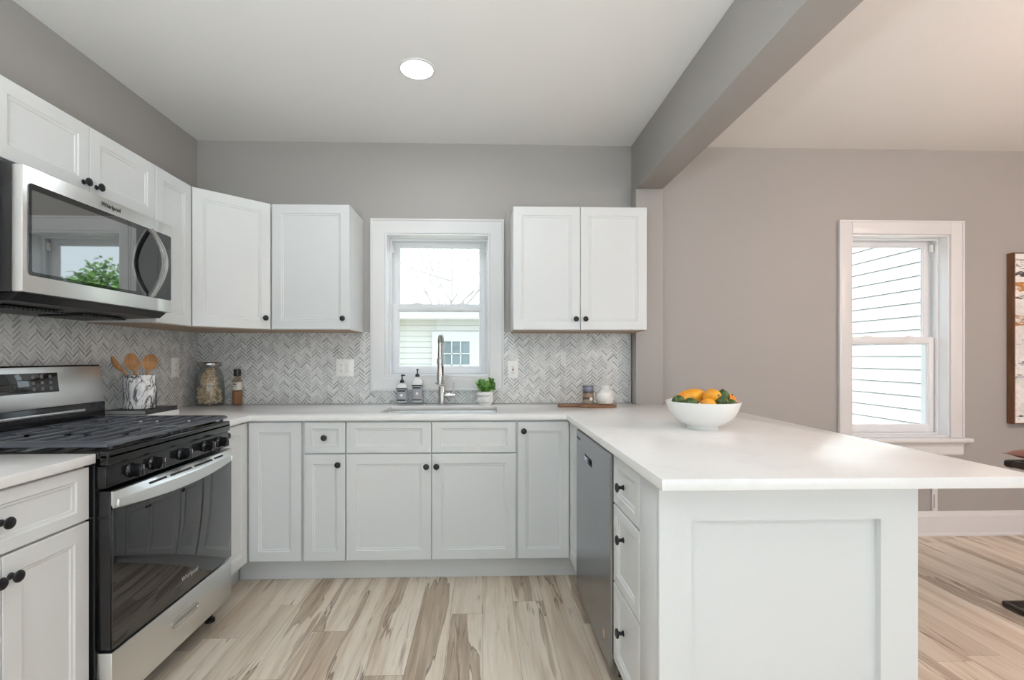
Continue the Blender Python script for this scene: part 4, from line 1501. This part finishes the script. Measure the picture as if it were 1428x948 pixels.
# succulent in a faceted pot
o = thing('potted_succulent', 'small green succulent in a white faceted pot right of the faucet', 'plant', (0.015, 3.110, CT1 + 0.0005))
b = MB()
bb = bmesh.new()
rings = []
for r_, z, ph in [(0.040, 0, 0), (0.058, 0.022, 0.5), (0.052, 0.046, 0), (0.058, 0.066, 0.5), (0.047, 0.086, 0), (0.040, 0.084, 0), (0.038, 0.06, 0)]:
    rings.append([bb.verts.new((r_ * math.cos(2 * PI * (k + ph) / 7), r_ * math.sin(2 * PI * (k + ph) / 7), z)) for k in range(7)])
for a, c_ in zip(rings, rings[1:]):
    for k in range(7):
        bb.faces.new((a[k], a[(k + 1) % 7], c_[(k + 1) % 7])); bb.faces.new((a[k], c_[(k + 1) % 7], c_[k]))
bb.faces.new(rings[0][::-1]); bb.faces.new(rings[-1])
bmesh.ops.recalc_face_normals(bb, faces=bb.faces)
b.merge(bb)
b.build('pot', M_CERAMM, o, smooth=20)
rnd = random.Random(5)
lm = mat('succulent_green', (0.10, 0.26, 0.04), 0.4)
t = NT(lm); cc = t.coords()
t.base(t.ramp(t.noise(t.vec(cc[0], cc[1], cc[2]), 25, 2), [(0.35, (0.045, 0.15, 0.02)), (0.65, (0.20, 0.42, 0.08))]))
b = MB()
for k in range(26):
    a = rnd.random() * 2 * PI
    til = 6 + 40 * rnd.random()
    L_ = 0.070 + 0.055 * rnd.random() * (1.15 - til / 50)
    M_ = TR(0.016 * math.cos(a), 0.016 * math.sin(a), 0.07) @ RZ(math.degrees(a)) @ RY(til)
    b.lathe([(0, 0), (0.005, 0.004), (0.006, L_ * 0.5), (0.011, L_ * 0.78), (0.0125, L_ * 0.9), (0.009, L_ * 0.98), (0, L_)], 8, M_ @ SC(0.55, 1, 1))
    for q_ in range(3):
        b.lathe([(0, 0), (0.005, 0.006), (0.008, 0.018), (0.006, 0.026), (0, 0.029)], 7, M_ @ TR(0, 0, L_ * (0.55 + 0.15 * q_)) @ RZ(120 * q_) @ RY(48) @ SC(0.6, 1, 1))
b.build('leaves', lm, o)

# paddle board, printed tin and white vase
o = thing('cutting_board', 'dark wood paddle board lying on the worktop right of the sink', 'cutting board', (0.645, 2.960, CT1 + 0.0005))
pts = []
half = [(-0.182, 0.0), (-0.180, 0.012), (-0.172, 0.019), (-0.160, 0.021), (-0.085, 0.024), (-0.055, 0.034), (-0.030, 0.056), (0.0, 0.068), (0.135, 0.072), (0.160, 0.066), (0.172, 0.050), (0.176, 0.020)]
pts = [(x, -y) for x, y in half] + [(x, y) for x, y in half[::-1] if y > 0]
b = MB(); b.prism(pts, 0, 0.018, 0.003)
b.build('board', M_BOARD, o)
b = MB(); b.lathe([(0.006, 0), (0.0075, 0.0002), (0.0075, 0.0006), (0.006, 0.0006)], 16, TR(-0.165, 0, 0.0182), cap=False)
b.build('hanging_hole', M_DARK, o)
o = thing('spice_tin', 'small tin with a dark printed scene standing on the paddle board', 'tin', (0.660, 2.990, CT1 + 0.0195))
pm = mat('printed_wrap', (0.2, 0.2, 0.22), 0.35)
t = NT(pm); cc = t.coords()
nz = t.noise(t.vec(t.m('MULTIPLY', cc[0], 22.0), t.m('MULTIPLY', cc[1], 22.0), t.m('MULTIPLY', cc[2], 60.0)), 1.0, 4, 0.7)
zz = t.m('MULTIPLY_ADD', nz, 0.02, t.m('SUBTRACT', cc[2], 0.01))
t.base(t.ramp(t.m('DIVIDE', zz, 0.112), [(0.0, (0.40, 0.37, 0.31)), (0.2, (0.36, 0.31, 0.25)), (0.28, (0.05, 0.03, 0.022)), (0.42, (0.36, 0.24, 0.16)), (0.55, (0.30, 0.20, 0.14)), (0.62, (0.02, 0.02, 0.025)), (0.76, (0.16, 0.17, 0.24)), (0.88, (0.22, 0.24, 0.33)), (0.97, (0.10, 0.10, 0.12))]))
b = MB(); b.lathe([(0, 0), (0.033, 0), (0.034, 0.003), (0.034, 0.108), (0.033, 0.111), (0, 0.111)], 32)
b.build('tin_body', pm, o)
b = MB(); b.lathe([(0, 0.1115), (0.0335, 0.1115), (0.0335, 0.114), (0, 0.115)], 32)
b.build('lid', M_CHROME, o)
b = MB(); b.lathe([(0, 0), (0.011, 0), (0.011, 0.0006), (0, 0.0006)], 18, TR(0.012, -0.0328, 0.030) @ RZ(18) @ RX(90))
b.build('label_emblem', M_WHITEP, o)
b = MB()
b.lathe([(0, 0), (0.040, 0), (0.047, 0.004), (0.0535, 0.025), (0.0545, 0.045), (0.052, 0.062), (0.042, 0.076), (0.030, 0.082), (0.028, 0.086), (0.032, 0.098), (0.034, 0.110), (0.0325, 0.1115), (0.030, 0.110), (0.026, 0.088), (0, 0.080)], 40)
vm = mat('pale_marble_ceramic', (0.78, 0.78, 0.76), 0.3)
t = NT(vm); cc = t.coords()
t.base(t.ramp(t.noise(t.vec(cc[0], cc[1], cc[2]), 30, 3), [(0.35, (0.66, 0.69, 0.67)), (0.55, (0.82, 0.82, 0.80))]))
tag(b.build('vase', vm, None, (0.758, 2.965, CT1 + 0.0195)), 'squat white ceramic vase standing on the paddle board', 'vase')

# fruit bowl
BX, BY, BZ_ = 0.958, 2.065, CT1 + 0.0005
b = MB()
b.lathe([(0, 0.006), (0.060, 0.006), (0.062, 0), (0.066, 0), (0.066, 0.010), (0.072, 0.015), (0.100, 0.026), (0.126, 0.050), (0.143, 0.084), (0.1535, 0.116), (0.1525, 0.118), (0.149, 0.117), (0.139, 0.086), (0.122, 0.055), (0.097, 0.032), (0.05, 0.020), (0, 0.018)], 64)
tag(b.build('fruit_bowl', M_CERAM, None, (BX, BY, BZ_)), 'white footed bowl of fruit standing on the peninsula', 'bowl')
om = mat('orange_peel', (0.72, 0.24, 0.015), 0.45)
t = NT(om); cc = t.coords(); t.bump(t.noise(t.vec(cc[0], cc[1], cc[2]), 260, 2), 0.25, 0.002)
mm = mat('yellow_mango_skin', (0.75, 0.31, 0.02), 0.4)
t = NT(mm); cc = t.coords()
t.base(t.ramp(t.noise(t.vec(cc[0], cc[1], cc[2]), 14, 2), [(0.35, (0.76, 0.26, 0.012)), (0.65, (0.80, 0.40, 0.03))]))
gm = mat('green_lime_skin', (0.05, 0.10, 0.02), 0.4)
t = NT(gm); cc = t.coords()
t.base(t.ramp(t.noise(t.vec(cc[0], cc[1], cc[2]), 40, 3), [(0.35, (0.028, 0.055, 0.014)), (0.62, (0.085, 0.15, 0.03))]))


def fruit(kind, label, p, rot, s, m):
    o = thing(kind, label, 'fruit', (BX + p[0], BY + p[1], BZ_ + p[2]), 0, 'fruit in the white bowl')
    b = MB()
    Mr = RZ(rot[0]) @ RY(rot[1])
    if kind == 'mango':
        prof = [(0, -1), (0.35, -0.96), (0.62, -0.82), (0.86, -0.52), (0.98, -0.15), (1.0, 0.1), (0.92, 0.42), (0.72, 0.72), (0.42, 0.93), (0.2, 1.0), (0, 1.01)]
    elif kind == 'lime':
        prof = [(0, -1.08), (0.12, -1.05), (0.35, -0.93), (0.70, -0.70), (0.94, -0.32), (1, 0), (0.94, 0.32), (0.70, 0.70), (0.35, 0.93), (0.12, 1.05), (0, 1.08)]
    else:
        prof = [(math.sin(PI * k / 14), -math.cos(PI * k / 14)) for k in range(15)]
        prof[0] = (0, -1); prof[-1] = (0, 0.97)
    b.lathe(prof, 28, Mr @ SC(*s))
    b.build('flesh', m, o, smooth=70)
    b = MB()
    e_ = 1.02 if kind == 'mango' else (1.07 if kind == 'lime' else 0.98)
    b.lathe([(0, -0.002), (0.004, -0.002), (0.0045, 0.001), (0.002, 0.003), (0, 0.003)], 10, Mr @ TR(0, 0, s[2] * e_))
    b.build('stem_scar', mat('brown_stem', (0.08, 0.045, 0.02), 0.7), o)
    return o


fruit('mango', 'long yellow mango lying on top of the fruit bowl', (-0.050, 0.012, 0.132), (0, 76), (0.036, 0.040, 0.066), mm)
fruit('mango', 'rounder yellow mango with its dark stem end facing the room', (0.014, -0.052, 0.141), (-80, 80), (0.032, 0.034, 0.045), mm)
fruit('orange', 'orange at the front rim of the fruit bowl under the mango', (-0.018, -0.094, 0.104), (20, 60), (0.036, 0.034, 0.031), mm)
fruit('orange', 'orange at the right end of the fruit bowl', (0.104, -0.018, 0.118), (-40, 30), (0.034, 0.034, 0.032), om)
fruit('lime', 'dark green lime at the far left of the fruit bowl', (-0.112, -0.010, 0.119), (10, 70), (0.025, 0.025, 0.028), gm)
fruit('lime', 'dark green lime at the left front rim of the bowl', (-0.083, -0.064, 0.113), (-30, 80), (0.024, 0.024, 0.030), gm)
fruit('lime', 'large green lime on top at the right of the mangoes', (0.069, -0.040, 0.140), (70, 20), (0.028, 0.028, 0.029), gm)
fruit('lime', 'green lime in front of the largest lime in the bowl', (0.038, -0.092, 0.119), (-80, 80), (0.026, 0.026, 0.028), gm)
fruit('lime', 'small green lime by the right orange in the bowl', (0.083, -0.078, 0.110), (-60, 80), (0.022, 0.022, 0.026), gm)

# ------------------------------------------------------------------ dining side: picture and leather stool
PXA = 3.625
pc = thing('wall_picture', 'abstract white and rust painting in a brown wood frame beside the dining window', 'picture', (PXA, YB, 0.768))
pw, ph, pt = 0.90, 1.172, 0.050
b = MB()
fl = lambda d, y: [(d, y, d), (pw - d, y, d), (pw - d, y, ph - d), (d, y, ph - d)]
b.loft([fl(0, -0.001), fl(0, -pt + 0.001), fl(0.001, -pt), fl(0.007, -pt), fl(0.007, -pt + 0.006), fl(0.007, -0.001)], cap0=False, cap1=False)
b.build('frame', M_FRAME, pc, smooth=25)
b = MB(); b.box(0.0075, pw - 0.0075, -pt + 0.006, -0.003, 0.0075, ph - 0.0075)
b.build('canvas', M_CANVAS, pc, smooth=0)

SO = 0.055
st = thing('leather_stool', 'brown leather seat on a dark wooden sled frame at the right edge', 'stool', (2.545, 1.86, 0))
SW, SD = 0.50, 0.43
b = MB()
for y in (0.014, SD - 0.014):
    b.tube([(0.012, y, 0.0165), (SW - 0.012, y, 0.0165)], 0.016, 12)
for x in (0.014, SW - 0.014):
    b.tube([(x, 0.014, 0.0165), (x, SD - 0.014, 0.0165)], 0.016, 12)
b.build('sled_base', M_DWOOD, st)
for y in (0.014, SD - 0.014):
    b = MB()
    b.tube([(SW * 0.62, y, 0.02), (SW * 0.55, y, 0.36), (SW * 0.5, y, 0.690)], [0.017, 0.015, 0.017], 12)
    b.build('leg', M_DWOOD, st)
b = MB()
b.box(-0.022 + SO, SW + 0.022, -0.02, 0.03, 0.682, 0.720, 0.014, None, 4)
b.box(-0.022 + SO, SW + 0.022, SD - 0.03, SD + 0.02, 0.682, 0.720, 0.014, None, 4)
b.box(-0.022 + SO, 0.03 + SO, 0.0, SD, 0.684, 0.718, 0.014, None, 4)
b.box(SW - 0.03, SW + 0.022, 0.0, SD, 0.684, 0.718, 0.014, None, 4)
b.build('seat_frame', M_DWOOD, st)
b = MB()
N_ = 20
lps = []
for k in range(N_ + 1):
    v = -1 + 2 * k / N_
    th = 0.040 * (1 - v * v) ** 0.6 + 0.002
    lps.append(v)
bb = bmesh.new()
gr = {}
for s_ in (1, -1):
    for i in range(N_ + 1):
        for jn in range(N_ + 1):
            u, v = -1 + 2 * i / N_, -1 + 2 * jn / N_
            hgt = ((1 - u ** 4) * (1 - v ** 4)) ** 0.55
            edge = i in (0, N_) or jn in (0, N_)
            if edge and s_ == -1:
                gr[s_, i, jn] = gr[1, i, jn]
                continue
            z = 0.752 + (0.040 if s_ > 0 else -0.031) * hgt
            pin = 1 - 0.05 * (1 - hgt)
            gr[s_, i, jn] = bb.verts.new((SO + SW / 2 + u * (SW / 2 + 0.02) * (1 + 0.03 * (u * u * v * v)), SD / 2 + v * (SD / 2 + 0.015) * (1 + 0.03 * (u * u * v * v)), z))
for s_ in (1, -1):
    for i in range(N_):
        for jn in range(N_):
            q_ = [gr[s_, i, jn], gr[s_, i + 1, jn], gr[s_, i + 1, jn + 1], gr[s_, i, jn + 1]]
            bb.faces.new(q_ if s_ > 0 else q_[::-1])
b.merge(bb)
b.build('seat_cushion', M_LEATHER, st, smooth=80)

# ------------------------------------------------------------------ outside the windows
gmx = mat('lawn', (0.12, 0.16, 0.06), 0.9)
t = NT(gmx); cc = t.coords()
t.base(t.ramp(t.noise(t.vec(cc[0], cc[1], cc[2]), 3, 4), [(0.35, (0.19, 0.20, 0.15)), (0.65, (0.28, 0.28, 0.23))]))
b = MB(); b.box(-40, 60, -40, 70, -0.85, -0.75)
o = struct(b.build('ground', gmx, smooth=0), 'green lawn outside the house', 'ground')
b = MB(); b.box(-9, 13, -16, YF - WALL_T - 0.01, -0.74, -0.10)  # unseen pale slab, added to bounce sunlight up onto the ceiling
struct(b.build('bounce_slab', mat('pale_concrete', (0.66, 0.67, 0.68), 0.9), smooth=0), 'unseen pale concrete slab added behind the house to bounce light indoors', 'bounce_slab')
M_SIDING = mat('white_vinyl_siding', (0.70, 0.70, 0.695), 0.5)
M_SIDINGD = mat('cream_vinyl_siding', (0.66, 0.65, 0.62), 0.5)
M_SHINGLE = mat('grey_shingles', (0.55, 0.54, 0.53), 0.9)


def lap(b, p0, dr, nrm, L, z0, n, h=0.1145):
    """lapped courses: every board leans out towards its lower edge"""
    p0, dr, nrm = Vector(p0), Vector(dr), Vector(nrm)
    for k in range(n):
        za, zb = z0 + k * h, z0 + (k + 1) * h
        lo = []
        for s_ in (0, L):
            q_ = p0 + dr * s_
            lo.append([tuple(q_ + nrm * (-0.02) + Vector((0, 0, za + 0.006))), tuple(q_ + nrm * 0.010 + Vector((0, 0, za + 0.006))), tuple(q_ + nrm * 0.010 + Vector((0, 0, za + 0.018))), tuple(q_ + nrm * 0.002 + Vector((0, 0, zb))), tuple(q_ + nrm * (-0.02) + Vector((0, 0, zb)))])
        b.loft(lo)


# wing of the house beside the dining window
h = thing('house_wing', 'white clapboard house wing seen through the dining window', 'building', (0, 0, 0))
WX = 3.78
b = MB(); lap(b, (WX, 3.932, 0), (0, 1, 0), (-1, 0, 0), 1.55, -0.75, 36, 0.1165)
b.build('siding', M_SIDING, h, smooth=0)
b = MB(); b.box(WX - 0.035, WX + 0.1, 3.852, 3.929, -0.75, 3.4, 0.004)
b.build('corner_board', M_SIDING, h)
b = MB(); b.box(WX - 0.25, WX + 0.6, 3.9, 5.75, 3.4, 3.5)
b.build('eave', M_SIDING, h, smooth=0)
b = MB(); b.box(WX + 0.021, WX + 0.1, 3.932, 5.48, -0.75, 3.4)
b.build('wall', M_SIDING, h, smooth=0)

# garage across the yard behind the sink window
h = thing('neighbor_garage', 'pale clapboard garage with a small window seen through the sink window', 'building', (0, 10.0, 0))
b = MB(); lap(b, (-5.0, 0, 0), (1, 0, 0), (0, -1, 0), 4.05, -0.75, 24)
b.build('siding', M_SIDINGD, h, smooth=0)['label'] = 'cream left section of siding'
b = MB(); lap(b, (-0.95, -0.02, 0), (1, 0, 0), (0, -1, 0), 5.0, -0.75, 25)
b.build('siding', M_SIDING, h, smooth=0)
b = MB(); b.box(-5, 4.05, 0.021, 3.0, -0.75, 2.2)
b.build('wall', M_SIDINGD, h, smooth=0)
b = MB(); b.box(-5.2, 4.2, -0.40, 0.02, 1.99, 2.17, 0.01)
b.build('fascia', M_SIDING, h)
b = MB(); b.loft([[(x, -0.45, 2.17), (x, 3.2, 2.62), (x, 3.2, 2.17)] for x in (-5.3, 4.3)])
b.build('roof', M_SHINGLE, h, smooth=0)
wdw = MB()
wx0, wx1, wz0, wz1 = -0.82, -0.27, 0.55, 1.55
for a0, a1, c0, c1 in ((wx0 - 0.22, wx0, wz0 - 0.2, wz1 + 0.2), (wx1, wx1 + 0.22, wz0 - 0.2, wz1 + 0.2), (wx0, wx1, wz1, wz1 + 0.2), (wx0, wx1, wz0 - 0.2, wz0)):
    wdw.box(a0, a1, -0.085, -0.03, c0, c1)
for k in (1, 2):
    wdw.box(wx0 + (wx1 - wx0) * k / 3 - 0.012, wx0 + (wx1 - wx0) * k / 3 + 0.012, -0.075, -0.05, wz0, wz1)
for k in (1, 2, 3):
    wdw.box(wx0, wx1, -0.075, -0.05, wz0 + (wz1 - wz0) * k / 4 - 0.012 * (2 if k == 2 else 1), wz0 + (wz1 - wz0) * k / 4 + 0.012 * (2 if k == 2 else 1))
gw = wdw.build('window', M_SIDING, h, smooth=0)
b = MB(); b.box(wx0, wx1, -0.048, -0.042, wz0, wz1)
b.build('pane', mat('garage_window_glass', (0.24, 0.30, 0.33), 0.08), gw, smooth=0)


# bare tree behind the garage
def bare_tree(name, label, loc, h_, m, seed, levels=5):
    o = thing(name, label, 'tree', loc)
    rn = random.Random(seed)
    b = MB()

    def grow(p, d_, L_, r_, lv):
        pts_ = [p]
        q_ = p
        dd_ = d_.copy()
        for s_ in range(4):
            dd_ = (dd_ + Vector((rn.gauss(0, 0.11), rn.gauss(0, 0.11), rn.gauss(0.03, 0.07)))).normalized()
            q_ = q_ + dd_ * L_ / 4
            pts_.append(q_)
        b.tube(pts_, [r_ * (1 - 0.35 * k / 4) for k in range(5)], 6)
        if lv:
            for k in range(3 if lv > 2 else 2):
                nd = (dd_ + Vector((rn.gauss(0, 0.55), rn.gauss(0, 0.55), rn.gauss(0.1, 0.3)))).normalized()
                grow(pts_[rn.choice((2, 3, 4))], nd, L_ * (0.62 + 0.2 * rn.random()), r_ * 0.55, lv - 1)
    grow(Vector((0, 0, 0)), Vector((0, 0, 1)), h_, h_ * 0.034, levels)
    b.build('branches', m, o)
    return o


bm_ = mat('grey_bark', (0.36, 0.34, 0.33), 0.8)
bare_tree('bare_tree', 'bare leafless tree behind the garage roof', (-1.7, 15.0, -0.75), 2.6, bm_, 4, 5)
# leafy tree to the right of the garage
lt = thing('leafy_tree', 'green leafy tree beyond the garage, mirrored in the microwave glass', 'tree', (12.6, 20.0, -0.75))
b = MB(); b.tube([(0, 0, 0), (0.1, 0, 1.6), (0, 0.1, 3.2)], [0.2, 0.15, 0.1], 10)
b.build('trunk', mat('brown_bark', (0.12, 0.08, 0.05), 0.9), lt)
rn = random.Random(11)
bb = bmesh.new()
for k in range(2600):
    v = Vector((rn.gauss(0, 1), rn.gauss(0, 1), rn.gauss(0, 1))).normalized()
    rr_ = 1.5 * (0.45 + 0.55 * rn.random()) * (1 + 0.25 * math.sin(5 * v.x) * math.cos(4 * v.z))
    p = v * rr_ + Vector((0, 0, 4.3))
    M_ = TR(*p) @ Matrix.Rotation(rn.random() * 6.28, 4, Vector((rn.random() - .5, rn.random() - .5, rn.random() - .5)).normalized())
    s_ = 0.09 + 0.06 * rn.random()
    bb.faces.new([bb.verts.new(M_ @ Vector(c_)) for c_ in ((0, -s_, 0), (s_ * 0.5, 0, 0.02), (0, s_, 0), (-s_ * 0.5, 0, 0.02))])
b = MB(); b.merge(bb)
b.build('foliage', mat('leaf_green', (0.14, 0.30, 0.06), 0.6), lt, smooth=0)
